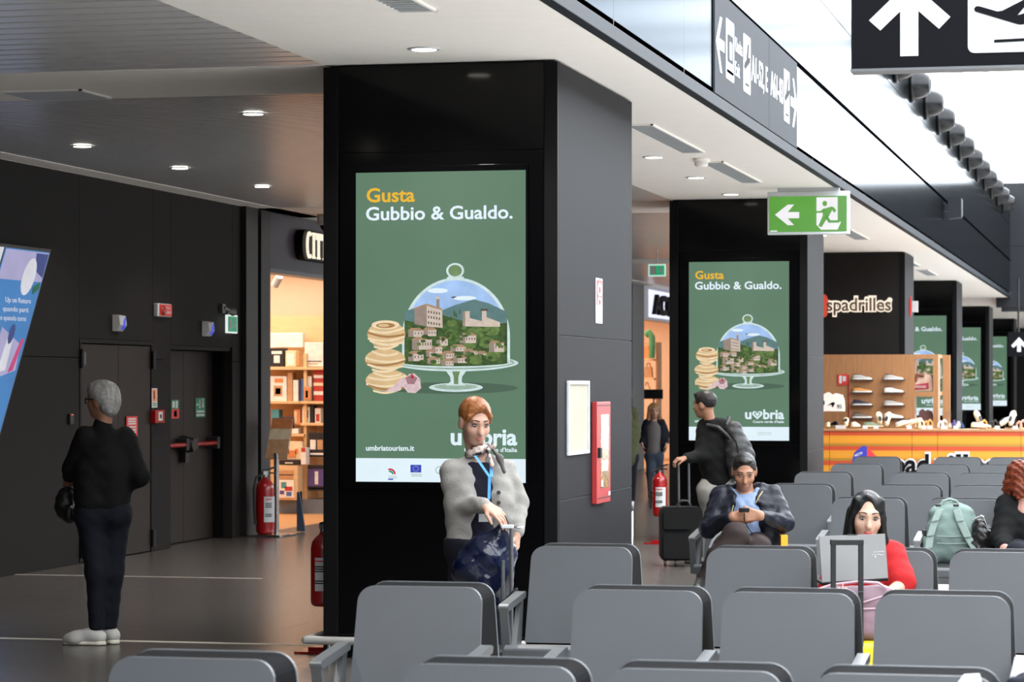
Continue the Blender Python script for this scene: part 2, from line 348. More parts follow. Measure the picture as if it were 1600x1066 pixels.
MB().text('ALL', (XW + .06, 26.62, 2.465), YA, ZA, h=.03, w=.15, t=.002).text('ARM', (XW + .06, 26.62, 2.415), YA, ZA, h=.03, w=.15, t=.002).build('lettering', M_signwhite, st)
M_blue = mat('blue_indicator', (60, 80, 235), emit=.9)
for y, z, lb in ((25.37, 2.295, 'white alarm sounder with blue lens above the flush door'), (27.99, 2.29, 'white alarm sounder with blue lens above the emergency door')):
    s_ = thing('alarm_sounder', lb, 'alarm', (XW, y, z - .08), group='white wall sounders')
    MB().prism([(XW, -.08), (XW + .04, -.08), (XW + .08, -.02), (XW + .07, .07), (XW + .03, .08), (XW, .08)], (0, y - .09, z), XA, ZA, -YA, .18).build('case', M_signwhite, s_, bevel=.006)
    MB().prism([(.0, -.06), (.05, -.02), (.055, .06), (.0, .01)], (XW + .083, y + .005, z - .005), YA, ZA, XA, .02).build('lens', M_blue, s_)
ex = thing('exit_light', 'green and white emergency exit light on bracket by the black portal', 'sign', (XW, 28.6, 2.26))
MB().box((XW, 28.46, 2.47), (XW + .04, 28.56, 2.57)).cyl((XW + .03, 28.52, 2.53), (XW + .06, 28.66, 2.50), .022).ball((XW + .05, 28.72, 2.49), (.05, .12, .05)).build('bracket', M_alu, ex)
MB().box((XW + .04, 28.545, 2.255), (XW + .065, 28.885, 2.455)).build('panel', mat('exit_panel_white', (240, 250, 245), emit=.9), ex)
MB().box((XW + .065, 28.565, 2.272), (XW + .068, 28.865, 2.438)).build('green_field', mat('exit_panel_green', (28, 150, 105), emit=.9), ex)
MB().box((XW + .068, 28.59, 2.295), (XW + .071, 28.68, 2.415)).prism([(0, .06), (.05, 0), (.10, .06), (.068, .06), (.068, .12), (.032, .12), (.032, .06)], (XW + .071, 28.73, 2.295), YA, ZA, XA, .003).build('symbol', M_signwhite, ex)
# slanted advertising light box
ab = onx(68, 395, XW + .06); bb = onx(0, 640, XW + .06); dy = ab.y - bb.y; sl = dy / (ab.z - bb.z)
ad = thing('light_box', 'slanted blue advertising light box at the left picture edge', 'sign', (XW, 22.9, 1.3))
def para(y0, y1, z0, z1, x, t, m, name, mm=None):
    f = lambda y, z: (y + (z - 2.9) * sl, z)
    MB().prism([f(y0, z0), f(y1, z0), f(y1, z1), f(y0, z1)], (x, 0, 0), YA, ZA, XA, t).build(name, m, ad)
yR = onx(68, 395, XW).y
para(yR - 1.25, yR + .02, 1.2, 2.93, XW + .06, .059, M_black, 'housing'); 
M_ad = [mat('ad_' + n, c, emit=.8, vary=.1, vscale=3) for n, c in (('blue', (52, 128, 196)), ('lilac', (176, 172, 214)), ('white', (226, 226, 236)), ('deep_blue', (40, 60, 130)), ('pink', (205, 60, 120)))]
para(yR - 1.0, yR, 1.22, 2.90, XW + .062, .002, M_ad[0], 'picture'); para(yR - 1.22, yR - 1.03, 1.22, 2.90, XW + .062, .002, M_ad[2], 'picture')
para(yR - .98, yR - .01, 2.62, 2.89, XW + .0635, .001, M_ad[1], 'picture')
ps = lambda y, z: (y + (z - 2.9) * sl, z)
def adp(pts, m, x): MB().prism([ps(yR + p[0], p[1]) for p in pts], (x, 0, 0), YA, ZA, XA, .001).build('picture', m, ad)
adp([(-.02, 2.88), (-.30, 2.88), (-.22, 2.72), (-.02, 2.66)][::-1], M_ad[3], XW + .065)
adp(ell(-.33, 2.66, .14, .17), M_ad[2], XW + .066)
adp([(-.14, 2.50), (-.02, 2.56), (-.05, 2.62), (-.18, 2.57)], M_sgreen, XW + .066)
adp([(-.6, 1.72), (-.05, 1.82), (-.1, 2.05), (-.6, 2.2)], M_ad[1], XW + .065)
adp(ell(-.36, 2.14, .06, .09, 12), M_ad[3], XW + .067); adp([(-.45, 1.8), (-.28, 1.82), (-.3, 2.1), (-.42, 2.1)], M_ad[2], XW + .0665)
adp([(-.22, 1.8), (-.12, 1.82), (-.05, 2.1), (-.12, 2.1)], M_ad[4], XW + .067)
for k, z in enumerate((2.42, 2.34, 2.26)):
    MB().text(('Up on Return', 'quando parti', 'e quando torni')[k], (XW + .064, yR - .68 + (z - 2.9) * sl + .0, z), YA, ZA, h=.045, w=.56, t=.001).build('lettering', M_ad[2], ad)
# portal pillars and shop front
struct(MB().box((XW - .4, 29.21, 0), (XW + .06, 29.62, H)).build('trim_1', M_black))
struct(MB().box((XW - .4, 29.86, 0), (XW + .02, 30.2, H)).build('trim_2', M_black)); struct(MB().box((XW - .4, 29.621, 0), (XW - .05, 29.859, H)).cyl((XW + .0, 29.74, 0), (XW + .0, 29.74, 2.0), .012).build('trim_3', M_black))
# ------------------------------------------------------------------ shop behind the left wall
sh = struct(MB().box((XW - .25, 30.2, 3.03), (XW, 36, H)).build('wall_shop_front', M_purple))
MB().box((XW - .2, 30.2, 2.985), (XW + .01, 36, 3.03)).build('lintel_profile', M_alu, sh)
MB().box((-14.5, 30.2, -.002), (XW, 36.2, .004)).build('shop_floor', M_wood, sh)
MB().box((-14.5, 35.2, 0), (-9.85, 35.4, 3.5)).build('shop_back_wall', M_peach, sh)
MB().box((-14.6, 29.3, 0), (-14.4, 35.4, 3.5)).build('shop_side_wall', M_peach, sh)
MB().box((-14.5, 29.3, 0), (XW - .4, 29.4, 3.5)).build('shop_side_wall', M_peach, sh)
MB().box((-14.5, 29.4, 3.3), (XW - .26, 35.2, 3.4)).build('shop_ceiling', M_peach, sh)
area((-11.6, 32.6, 3.27), 3.0, 4.2, 190, (1, .86, .70))
def serif(ch):
    if ch == 'I': return [[(0, 0), (.34, 0), (.34, .06), (.24, .09), (.24, .91), (.34, .94), (.34, 1), (0, 1), (0, .94), (.10, .91), (.10, .09), (0, .06)]], .34
    if ch == 'T': return [[(.15, 0), (.47, 0), (.47, .06), (.385, .09), (.385, .93), (.50, .93), (.56, .74), (.62, .74), (.60, 1), (.02, 1), (0, .74), (.06, .74), (.12, .93), (.235, .93), (.235, .09), (.15, .06)]], .62
    o = ell(.33, .5, .33, .52, 20, math.radians(52), math.radians(308)); i = ell(.36, .5, .20, .44, 20, math.radians(308), math.radians(52))
    return [o + [(.57, .30), (.50, .30)][:0] + i], .58
sg = thing('shop_sign', 'cream illuminated serif shop letters on the aubergine fascia', 'sign', (XW, 31.2, 3.1))
MB().prism(rrect(1.6, .36, .16, 6), (XW + .10, 31.18, 3.175), YA, ZA, XA, .10).build('backing_tray', M_blks, sg)
y = 31.30; M_letter = mat('lit_letter_face', (255, 240, 215), emit=1.05)
for ch in 'CITT':
    P, w = serif(ch); q = MB()
    for p in P: q.prism([(a * .33, b * .31) for a, b in p], (XW + .125, y, 3.20), YA, ZA, XA, .02)
    q.build('letter', M_letter, sg); y += w * .33 + .04
cv = thing('dome_camera', 'white dome security camera under the ceiling by the shop letters', 'camera', (-9.3, 30.9, H - .2))
MB().lathe([(0, 0), (.13, 0), (.13, -.12), (.11, -.125)], (-9.3, 30.9, H)).build('housing', M_signwhite, cv); MB().ball((-9.3, 30.9, H - .125), (.095, .095, .09)).build('dome', M_blk, cv)
# shelving, seen through the opening
SY = 34.45
SHX0, SHX1 = -12.9, -10.05
bk = thing('book_shelf', 'pale birch shop shelving full of books and boxes', 'shelf', ((SHX0 + SHX1) / 2, SY, 0))
MB().box((SHX0, SY, 0), (SHX1, SY + .5, .19)).build('plinth', mat('blue_grey_plinth', (112, 124, 136), .5), bk)
MB().box((SHX0, SY + .47, .19), (SHX1, SY + .5, 2.6)).build('back_panel', M_oaklt, bk)
def sx(u): return ony(u, 600, SY).x
def sz(v): return ony(460, v, SY).z
for u0, u1, v in ((300, 506, 574), (300, 470, 627), (468, 530, 627), (470, 530, 661), (428, 476, 678), (436, 470, 727)):
    MB().box((sx(u0), SY - .02, sz(v) - .035), (sx(u1), SY + .47, sz(v))).build('shelf_board', M_oaklt, bk, bevel=.004)
for u in (476, 540): MB().box((sx(u) - .02, SY + .02, .19), (sx(u) + .02, SY + .47, 2.1)).build('upright', M_oaklt, bk)
MB().box((sx(435), SY - .25, .19), (sx(474), SY, sz(727))).build('low_cabinet', M_oaklt, bk, bevel=.004)
CB = {n: mat('cover_' + n, c, .5, vary=.12, vscale=14) for n, c in dict(white=(238, 232, 226), navy=(42, 50, 92), black=(30, 28, 34), orange=(226, 140, 84), tan=(196, 150, 110), red=(190, 60, 50), blue=(70, 110, 170), cream=(236, 214, 180), teal=(80, 150, 160), violet=(92, 76, 140)).items()}
def book(u0, v0, u1, v1, cov, label, marks=(), d=.16, y=None, nm='book', cat='book'):
    yy = SY + .06 if y is None else y
    a = ony(u0, v1, yy); b = ony(u1, v0, yy)
    t = thing(nm, label, cat, ((a.x + b.x) / 2, yy, a.z), group='goods on the shop shelves')
    MB().box((a.x, yy, a.z), (b.x, yy + d, b.z)).build('cover', CB[cov], t, bevel=.004)
    w, h = b.x - a.x, b.z - a.z
    for (p, q, r, s_, c) in marks: MB().box((a.x + p * w, yy - .003, a.z + q * h), (a.x + r * w, yy + .001, a.z + s_ * h)).build('print', CB[c], t)
book(421, 520, 473, 543, 'white', 'wide white display box on the top shelf, behind the black game box', d=.1, y=SY + .25, nm='display_box', cat='box')
book(476, 535, 505, 573, 'white', 'white box with fine line drawing on the top shelf', [(.1, .2, .9, .24, 'black'), (.2, .1, .7, .14, 'tan')], nm='display_box', cat='box')
book(421, 544, 444, 573, 'black', 'black game box with round white emblem on the top shelf', [(.3, .2, .7, .6, 'white'), (.15, .68, .85, .84, 'white')], nm='display_box', cat='box')
book(446, 548, 462, 573, 'cream', 'cream box with white front beside the black game box', [(.2, .1, .8, .8, 'white')], nm='display_box', cat='box')
book(421, 588, 448, 627, 'white', 'white box with orange window on the second shelf', [(.25, .2, .75, .62, 'tan'), (.35, .28, .65, .52, 'black'), (.3, .74, .8, .9, 'orange')], nm='display_box', cat='box')
book(449, 582, 457, 627, 'tan', 'tall tan book on the second shelf')
book(458, 594, 466, 627, 'white', 'white book next to the navy books on the second shelf')
book(467, 594, 470, 627, 'navy', 'thin navy book, left of a pair, on the second shelf')
book(470.5, 592, 474, 627, 'blue', 'thin blue book, right of a pair, on the second shelf')
book(476, 588, 487, 627, 'white', 'white book standing behind the brown framed card')
book(474, 604, 486, 626, 'tan', 'brown framed card with dark drawing on the second shelf', [(.15, .12, .85, .88, 'orange'), (.3, .2, .6, .7, 'black')], d=.03, y=SY + .01, nm='framed_card', cat='card')
book(490, 579, 505, 627, 'red', 'stack of red and white books at the right end of the second shelf', [(0, .75, 1, .85, 'white'), (0, .5, 1, .6, 'cream'), (0, .2, 1, .32, 'white')])
book(472, 636, 484, 661, 'white', 'white book with blue marks on the short right shelf', [(.2, .2, .5, .7, 'blue'), (.55, .3, .8, .8, 'black')])
book(485, 634, 490, 661, 'black', 'slim black book on the short right shelf')
book(492, 638, 501, 661, 'white', 'white book with red figure on the short right shelf', [(.2, .1, .8, .6, 'red')])
book(424, 640, 436, 668, 'teal', 'pale teal book leaning on the third shelf at left', [(.2, .2, .8, .5, 'white')])
book(436, 652, 458, 675, 'navy', 'navy picture book with glowing blue centre on the third shelf', [(.1, .15, .9, .55, 'blue'), (.2, .7, .8, .85, 'black')], d=.05, y=SY + .02)
book(459, 640, 469, 664, 'orange', 'tan and orange book right of the navy picture book', [(.1, .1, .5, .9, 'cream')])
book(430, 670, 466, 677.5, 'white', 'flat pile of white books on the third shelf', [(0, .45, .6, .6, 'black')], y=SY + .01)
book(441, 690, 472, 718, 'cream', 'cream book with orange fan picture in the middle', [(.3, .1, .7, .5, 'orange'), (.2, .3, .35, .6, 'red'), (.65, .3, .8, .6, 'orange')], d=.05, y=SY - .1)
book(436, 719, 467, 726.5, 'black', 'flat pile of black books on the low cabinet', [(.3, .3, .7, .5, 'white')], y=SY - .2)
book(470, 700, 478, 726, 'white', 'white figure box with red top on the low cabinet', [(.1, .75, .9, 1, 'red')], y=SY - .2)
book(436, 735, 458, 748, 'tan', 'stacked tan boxes inside the low cabinet', [(0, .4, 1, .5, 'black')], y=SY - .262, d=.01)
book(436, 751, 459, 778, 'white', 'white picture book with pink and blue blots at the bottom', [(.15, .55, .5, .9, 'teal'), (.4, .4, .9, .65, 'red'), (.05, .2, .35, .42, 'violet'), (.5, .1, .85, .35, 'blue')], y=SY - .272, d=.02)
book(482, 676, 507, 714, 'black', 'black magazine with pale figures, upper of two at the right', [(.1, .3, .45, .7, 'white'), (.55, .3, .9, .7, 'tan'), (.1, .08, .95, .16, 'white')], d=.02, y=SY - .03, nm='magazine', cat='magazine')
book(481, 727, 507, 767, 'violet', 'dark violet magazine with standing figure, lower of two at the right', [(.0, .0, 1, .18, 'black'), (.42, .25, .62, .75, 'white'), (.1, .06, .9, .12, 'white'), (0, .85, 1, 1, 'black')], d=.02, y=SY - .03, nm='magazine', cat='magazine')
tr = thing('track_light', 'ceiling track with white spotlights inside the bookshop', 'light', (-11, 33.0, 3.1))
MB().box((-12.6, 33.0, 3.10), (-9.95, 33.05, 3.14)).build('rail', M_frame, tr)
for x in (-11.75, -11.3, -10.95, -10.6):
    MB().cyl((x, 33.02, 3.1), (x, 33.02, 3.04), .012).cyl((x + .04, 32.98, 3.05), (x - .05, 33.06, 2.94), .05, n=14).build('spotlight', M_frame, tr)
br = thing('brochure_stand', 'clear sloping brochure rack on a steel post by the shop entrance', 'stand', (-10.35, 31.6, 0))
c0 = onz(432, 836, 0)
MB().box((c0.x - .22, c0.y - .16, 0), (c0.x + .22, c0.y + .16, .015)).cyl((c0.x, c0.y, .015), (c0.x, c0.y, .92), .03).build('post', M_chrome, br)
for k in range(3): MB().prism([(-.13, 0), (.13, 0), (.12, .24), (-.12, .24)], (c0.x, c0.y - .02 + k * .07, .86 + k * .12), XA, Vector((0, .45, .89)), Vector((0, -.89, .45)), .02).build('holder', CB[('tan', 'cream', 'orange')[k]], br)
ab_ = thing('pavement_board', 'slim blue-grey board leaning beside the brochure stand', 'board', (c0.x + .1, c0.y + .6, 0))
MB().prism([(0, 0), (.10, 0), (.03, .45), (0, .45)], (c0.x + .05, c0.y + .6, .01), XA, ZA, -YA, .03).build('panel', mat('blue_grey_board', (62, 76, 96), .6), ab_); MB().prism([(0, 0), (.03, 0), (.01, .45), (-.01, .45)], (c0.x + .05, c0.y + .75, .01), XA, ZA, -YA, .02).build('prop', M_blks, ab_)
# shop further along ("ACCES...")
s2 = struct(MB().box((XW - .25, 54.3, 3.0), (XW, 63, H)).build('wall_far_shop_front', mat('pale_grey_shop_fascia', (176, 176, 184), .5)))
MB().box((XW - .3, 36, 0), (XW, 53.0, H)).build('wall_left_beyond', M_door, s2)
MB().box((XW - .3, 53.0, 0), (XW + .05, 54.3, H)).build('portal_pillar', M_black, s2)
MB().box((-14.5, 62.2, 0), (XW, 62.4, H)).box((-14.6, 53, 0), (-14.4, 62.4, H)).box((-14.5, 53.1, 0), (XW - .3, 53.2, H)).box((-14.5, 53.2, 3.3), (XW - .26, 62.2, 3.4)).build('shop_inner_walls', M_peach, s2)
MB().box((-14.5, 53.2, -.002), (XW, 62.2, .004)).build('shop_floor', M_wood, s2)
area((-12, 57.6, 3.27), 3, 7, 260, (1, .82, .64))
t = thing('shop_sign', 'dark raised shop letters on the pale far fascia', 'sign', (XW, 56, 3.1))
MB().text('ACCES', (XW + .03, onx(1016, 500, XW).y, 3.13), YA, ZA, h=.40, w=3.3, t=.08, bold=.02).build('lettering', M_signblack, t)
MB().box((XW + .001, onx(1013, 500, XW).y, 3.06), (XW + .02, 60, 3.62)).build('lit_backing', mat('lit_sign_backing', (225, 228, 255), emit=1.2), t)
FY = 60.0
fx = lambda u: ony(u, 600, FY).x
fz = lambda v: ony(1020, v, FY).z
t = thing('display_shelf', 'wooden display shelf inside the far shop', 'shelf', (fx(1018), FY, 0))
for v in (561, 591, 622, 660): MB().box((fx(1000), FY - .15, fz(v) - .04), (fx(1023), FY + .4, fz(v))).build('shelf_board', M_oaklt, t)
MB().box((fx(1026), FY - .1, 0), (fx(1029), FY + .4, fz(535))).build('upright', M_oak, t)
for u0, v0, u1, v1, c, lb in ((1004, 535, 1014, 560, 'orange', 'orange bag on the top shelf of the far shop'), (1006, 568, 1019, 590, 'tan', 'tan bag on the middle shelf of the far shop'), (1005, 598, 1015, 621, 'cream', 'cream bag on the lower shelf of the far shop')):
    g = thing('handbag', lb, 'bag', (fx((u0 + u1) / 2), FY, fz(v1)), group='bags in the far shop')
    w = fx(u1) - fx(u0); h = fz(v0) - fz(v1)
    MB().prism([(0, 0), (w, 0), (w * .9, h * .75), (w * .1, h * .75)], (fx(u0), FY, fz(v1)), XA, ZA, -YA, .15).build('body', CB[c], g, bevel=.02)
    MB().tube([(fx(u0) + w * .25, FY + .07, fz(v1) + h * .7), (fx(u0) + w * .35, FY + .07, fz(v1) + h), (fx(u0) + w * .65, FY + .07, fz(v1) + h), (fx(u0) + w * .75, FY + .07, fz(v1) + h * .7)], .012, 8).build('handle', CB['tan'], g)
g = thing('green_scarf', 'green scarf draped on a stand above the far shop shelf', 'scarf', (fx(1018), FY - .1, fz(561)))
gp = [(fx(1010), FY - .1, fz(524)), (fx(1015), FY - .1, fz(520)), (fx(1020), FY - .12, fz(527)), (fx(1021), FY - .15, fz(542)), (fx(1020), FY - .15, fz(560))]
MB().tube(gp, .07, 10).build('cloth', mat('green_cloth', (70, 130, 90), .8), g)
t = thing('notice_stand', 'small black notice board at the far shop entrance', 'sign', (ony(1021, 616, 51.5).x, 51.5, 0))
q = ony(1021, 616, 51.5); MB().box((q.x - .18, 51.5, q.z - .09), (q.x + .18, 51.53, q.z + .09)).build('board', M_black, t); MB().cyl((q.x, 51.52, 0), (q.x, 51.52, q.z - .08), .015).box((q.x - .15, 51.4, 0), (q.x + .15, 51.65, .02)).build('post', M_black, t)
# far hanging exit sign
q = ony(1013, 413, 40); r = ony(1040, 432, 40)
t = thing('exit_sign', 'small green hanging exit sign seen between the two near columns', 'sign', ((q.x + r.x) / 2, 40, r.z))
MB().box((q.x, 40, r.z), (r.x, 40.03, q.z)).build('panel', mat('exit_rim', (200, 240, 225), emit=.9), t)
w = r.x - q.x; h = q.z - r.z
MB().box((q.x + .02, 39.995, r.z + .02), (r.x - .02, 40, q.z - .02)).build('green_field', mat('exit_green', (20, 165, 110), emit=.9), t)
MB().box((q.x + w * .12, 39.99, r.z + h * .18), (q.x + w * .45, 39.995, q.z - h * .18)).prism([(.0, .5), (.5, 0), (1, .5), (.68, .5), (.68, 1), (.32, 1), (.32, .5)] and [(a * w * .3, b * h * .6) for a, b in [(.0, .5), (.5, 0), (1, .5), (.68, .5), (.68, 1), (.32, 1), (.32, .5)]], (q.x + w * .58, 39.99, r.z + h * .2), XA, ZA, -YA, .004).build('symbol', M_signwhite, t)
MB().cyl((q.x + w * .5, 40.015, q.z), (q.x + w * .5, 40.015, H), .01).build('hanger', M_frame, t)
# ------------------------------------------------------------------ atrium fascia, nozzles, signs
fa = struct(MB().box((XF - .25, -8, 3.76), (XF - .03, 63.9, 6.05)).build('wall_fascia', M_endw))
MB().box((XF - .06, -8, H - .002), (XF + .012, 63.9, 3.762)).build('edge_profile', M_edge, fa, bevel=.004)
yj = [-8, 8.2, 10.7, 13.2, 15.6, 18.1, 20.5, 22.98, 25.4, 27.9, 30.3, 32.8, 35.3, 37.8, 40.3, 42.8, 45.3, 47.8, 50.3, 52.8, 55.3, 57.8, 60.3, 63.9]
for z0, z1 in ((3.765, 4.515), (4.54, 5.325), (5.335, 6.05)):
    for a, b in zip(yj[:-1], yj[1:]):
        MB().box((XF - .03, a + .002, z0), (XF, b - .002, z1)).build('panel', M_fas, fa)
MB().box((XF - .028, -8, 4.508), (XF + .006, 63.9, 4.545)).build('joint_strip', M_matt, fa)
nz_ = MB().lathe([(0, 0), (.23, 0), (.235, .03), (.215, .05)], (0, 0, 0), (1, 0, 0), 24)
nb = MB().lathe([(.19, .04), (.185, .10), (.165, .17), (.12, .24), (.10, .25), (.07, .17), (0, .15)], (0, 0, 0), (1, 0, 0), 24)
M_noz = mat('dark_nozzle_metal', (26, 27, 29), .3, metal=.5)
y = 31.6
NW = ['first', 'second', 'third', 'fourth', 'fifth', 'sixth', 'seventh', 'eighth', 'ninth', 'tenth', 'eleventh', 'twelfth', 'thirteenth']
for k in range(13):
    t = thing('air_nozzle', NW[k] + ' dark round air nozzle from the hanging arrow sign along the fascia', 'nozzle', (XF, y, 5.63), group='air nozzles along the atrium fascia')
    if k == 0: a = nz_.build('flange', M_noz, t, world=False).data; b = nb.build('nozzle_cone', M_noz, t, world=False).data
    else: link('flange', a, t, False); link('nozzle_cone', b, t, False)
    y += 2.42
sp_ = thing('wall_speaker', 'small dark loudspeaker on the fascia near the end wall', 'speaker', (XF, 42.83, 4.25))
MB().box((XF, 42.78, 4.36), (XF + .05, 42.88, 4.46)).build('bracket', M_black, sp_); MB().prism([(0, 0), (.2, .02), (.2, .32), (0, .34)], (XF + .05, 42.68, 4.24), XA, ZA, -YA, .34).build('cabinet', M_endw, sp_, bevel=.012)
MB().box((XF + .252, 42.70, 4.28), (XF + .256, 43.0, 4.54)).build('grille', M_black, sp_)
# grey wayfinding sign on the fascia
ws = thing('wayfinding_sign', 'grey wayfinding sign on the fascia reading A1-52, E and A61-83', 'sign', (XF, 21.7, 3.77))
X1 = XF + .014
for a, b in ((19.36, 22.255), (22.27, 24.11)): MB().box((XF + .001, a, 3.77), (X1, b, 4.515)).build('panel', M_signgrey, ws)
def fp(u, v): p = onx(u, v, X1); return (p.y, p.z)
def fpoly(name, pts, m=M_signwhite, x=X1): MB().prism([fp(*p) for p in pts][::1], (x + .003, 0, 0), YA, ZA, XA, .003).build(name, m, ws)
def zb(y, k): return 3.77 + .745 * k
def frect(name, y0, z0, y1, z1, m=M_signwhite, x=X1): MB().prism(rrect(y1 - y0, z1 - z0, .02, 3), (x + .003, y0, z0), YA, ZA, XA, .003).build(name, m, ws)
ar = lambda y, z, s, d: [(y + d * s * a, z + s * b) for a, b in ((0, 0), (.5, .5), (.72, .5), (.35, .1), (1.0, .1), (1.0, -.1), (.35, -.1), (.72, -.5), (.5, -.5))]
MB().prism(ar(19.40, 4.14, .40, 1)[::-1], (X1 + .003, 0, 0), YA, ZA, XA, .003).build('arrow', M_signwhite, ws)
MB().prism(ar(24.08, 4.14, .42, -1)[::1], (X1 + .003, 0, 0), YA, ZA, XA, .003).build('arrow', M_signwhite, ws)
frect('pictogram_field', 19.88, 3.93, 20.28, 4.37); frect('pictogram', 19.95, 4.06, 20.21, 4.26, M_signgrey, X1 + .003); frect('pictogram', 20.02, 4.08, 20.14, 4.21, M_signwhite, X1 + .006); frect('pictogram', 19.92, 3.98, 20.24, 4.0, M_signgrey, X1 + .003)
frect('pictogram_field', 20.78, 3.93, 21.16, 4.37); frect('pictogram_field', 23.20, 3.93, 23.56, 4.37)
for y in (20.78, 23.20):
    pl = [(.03, .19), (.07, .17), (.33, .25), (.34, .29), (.24, .27), (.27, .38), (.22, .38), (.15, .25), (.06, .22)]
    MB().prism([(y + a, 3.93 + b) for a, b in pl], (X1 + .006, 0, 0), YA, ZA, XA, .003).box((X1 + .003, y + .1, 3.985), (X1 + .006, y + .28, 4.0)).build('pictogram', M_signblack, ws)
MB().text('Uscita', (X1, 20.34, 4.18), YA, ZA, h=.11, w=.38, t=.003).build('lettering', M_signwhite, ws); MB().text('Exit', (X1, 20.34, 4.0), YA, ZA, h=.11, w=.24, t=.003).build('lettering', M_signwhite, ws)
MB().text('A1-52, E', (X1, 21.22, 4.06), YA, ZA, h=.20, w=.94, t=.003, bold=.01).build('lettering', M_signwhite, ws); MB().text('A61-83', (X1, 22.34, 4.06), YA, ZA, h=.20, w=.80, t=.003, bold=.01).build('lettering', M_signwhite, ws)
# hanging black arrow sign (near, top right)
Y0 = 12.6
q = ony(1330, 108, Y0); K = Y0 / ray(1330, 108)[1] / FPX   # metres per pixel there
hs = thing('hanging_sign', 'large black hanging sign with white up arrow and departing aeroplane', 'sign', (q.x + 1.1, Y0, q.z))
MB().box((q.x, Y0, q.z), (q.x + 2.2, Y0 + .14, q.z + .62)).build('panel', M_signblack, hs); MB().box((q.x - .004, Y0 - .004, q.z - .012), (q.x + 2.204, Y0 + .144, q.z)).build('lower_trim', M_alu, hs)
for x in (q.x + .3, q.x + 1.9): MB().cyl((x, Y0 + .07, q.z + .62), (x, Y0 + .07, 9.6), .012).build('cable', M_chrome, hs)
A = lambda pts: [((u - 1330) * K * 1.03, (106 - v) * K) for u, v in pts]
MB().prism(A([(1404, 88), (1404, 18), (1374, 47), (1357, 31), (1404, -15), (1418, -32), (1432, -15), (1479, 29), (1462, 47), (1431, 18), (1431, 88)])[::1], (q.x, Y0 - .004, q.z), XA, ZA, -YA, .004).build('arrow', M_signwhite, hs)
MB().prism(rrect(1.0, .60, .03, 4), (q.x + 175 * K * 1.03, Y0 - .004, q.z + 20 * K), XA, ZA, -YA, .004).build('pictogram_field', M_signwhite, hs)
MB().prism(A([(1516, 22), (1514, 18), (1517, 14), (1522, 14), (1549, 23), (1556, 22), (1592, 4), (1600, 4), (1578, 30), (1640, 12), (1652, 16), (1650, 24), (1586, 44), (1580, 44)]), (q.x, Y0 - .008, q.z), XA, ZA, -YA, .004).prism(A([(1544, 71), (1640, 68), (1640, 64), (1544, 66.5)]), (q.x, Y0 - .008, q.z), XA, ZA, -YA, .004).build('pictogram', M_signblack, hs)
# small far arrow sign
q = ony(1575, 557, 55.); t = thing('hanging_sign', 'small distant black sign with white up arrow at the right edge', 'sign', (q.x + .6, 55, q.z)); K2 = 55. / ray(1575, 557)[1] / FPX
MB().box((q.x, 55, q.z), (q.x + 1.2, 55.1, q.z + 38 * K2)).build('panel', M_signblack, t)
MB().prism([(a * K2, b * K2) for a, b in ((14, 7), (20, 7), (20, 18), (26, 13), (29, 17), (17, 30), (5, 17), (8, 13), (14, 18))], (q.x, 54.99, q.z), XA, ZA, -YA, .01).build('arrow', M_signwhite, t)
MB().cyl((q.x + .2, 55.05, q.z + 38 * K2), (q.x + .2, 55.05, H + .1), .02).cyl((q.x + 1., 55.05, q.z + 38 * K2), (q.x + 1., 55.05, H + .1), .02).build('hanger', M_black, t)
# green exit sign near the fascia
Y0 = 27.7
q = ony(1199, 367, Y0); r = ony(1327, 298, Y0); w, h = r.x - q.x, r.z - q.z
es = thing('exit_sign', 'big green running-man exit sign hanging at the ceiling edge', 'sign', ((q.x + r.x) / 2, Y0, q.z))
MB().box((q.x, Y0, q.z), (r.x, Y0 + .08, r.z)).build('housing', M_frame, es, bevel=.006); MB().box((q.x + .1, Y0 + .02, r.z), (r.x - .1, Y0 + .06, H)).build('mount', M_frame, es)
MB().box((q.x + .02, Y0 - .003, q.z + .025), (r.x - .025, Y0, r.z - .05)).build('green_field', mat('lit_exit_green', (96, 172, 62), emit=.85, vary=.12, vscale=2.), es)
M_lit = mat('lit_exit_white', (246, 244, 248), emit=.95)
B = lambda pts: [((u - 1199) / 128 * w, (367 - v) / 69 * h) for u, v in pts]
MB().prism(B([(1211, 335), (1231, 319), (1241, 319), (1231, 331), (1249, 331), (1249, 341), (1231, 341), (1241, 352), (1231, 352)])[::-1], (q.x, Y0 - .006, q.z), XA, ZA, -YA, .003).build('arrow', M_lit, es)
MB().prism(B([(1276, 308), (1309, 308), (1309, 345), (1314, 348), (1309, 360), (1283, 360), (1276, 352)])[::-1], (q.x, Y0 - .006, q.z), XA, ZA, -YA, .003).build('door_symbol', M_lit, es)
G = MATS['lit_exit_green']; rm = MB(); o_ = (q.x, Y0 - .009, q.z)
for pts in ([(1285, 327), (1300, 323), (1302, 326), (1294, 341), (1286, 337)], [(1286, 337), (1293, 341), (1284, 356), (1279, 354)], [(1292, 336), (1298, 345), (1312, 345), (1312, 349), (1295, 349), (1289, 340)], [(1287, 327), (1290, 329), (1284, 333), (1276, 333), (1276, 330), (1282, 330)], [(1300, 323), (1304, 325), (1307, 330), (1303, 333), (1300, 327)]):
    p = B(pts); a = sum(p[i][0] * p[(i + 1) % len(p)][1] - p[(i + 1) % len(p)][0] * p[i][1] for i in range(len(p))); rm.prism(p if a > 0 else p[::-1], o_, XA, ZA, -YA, .003)
rm.prism(ell(*B([(1289, 318)])[0], .024, .027), o_, XA, ZA, -YA, .003).build('running_figure', G, es)
MB().box((q.x + .03, Y0 - .006, q.z + .03), (q.x + .10, Y0 - .003, q.z + .042)).build('maker_mark', M_lit, es)
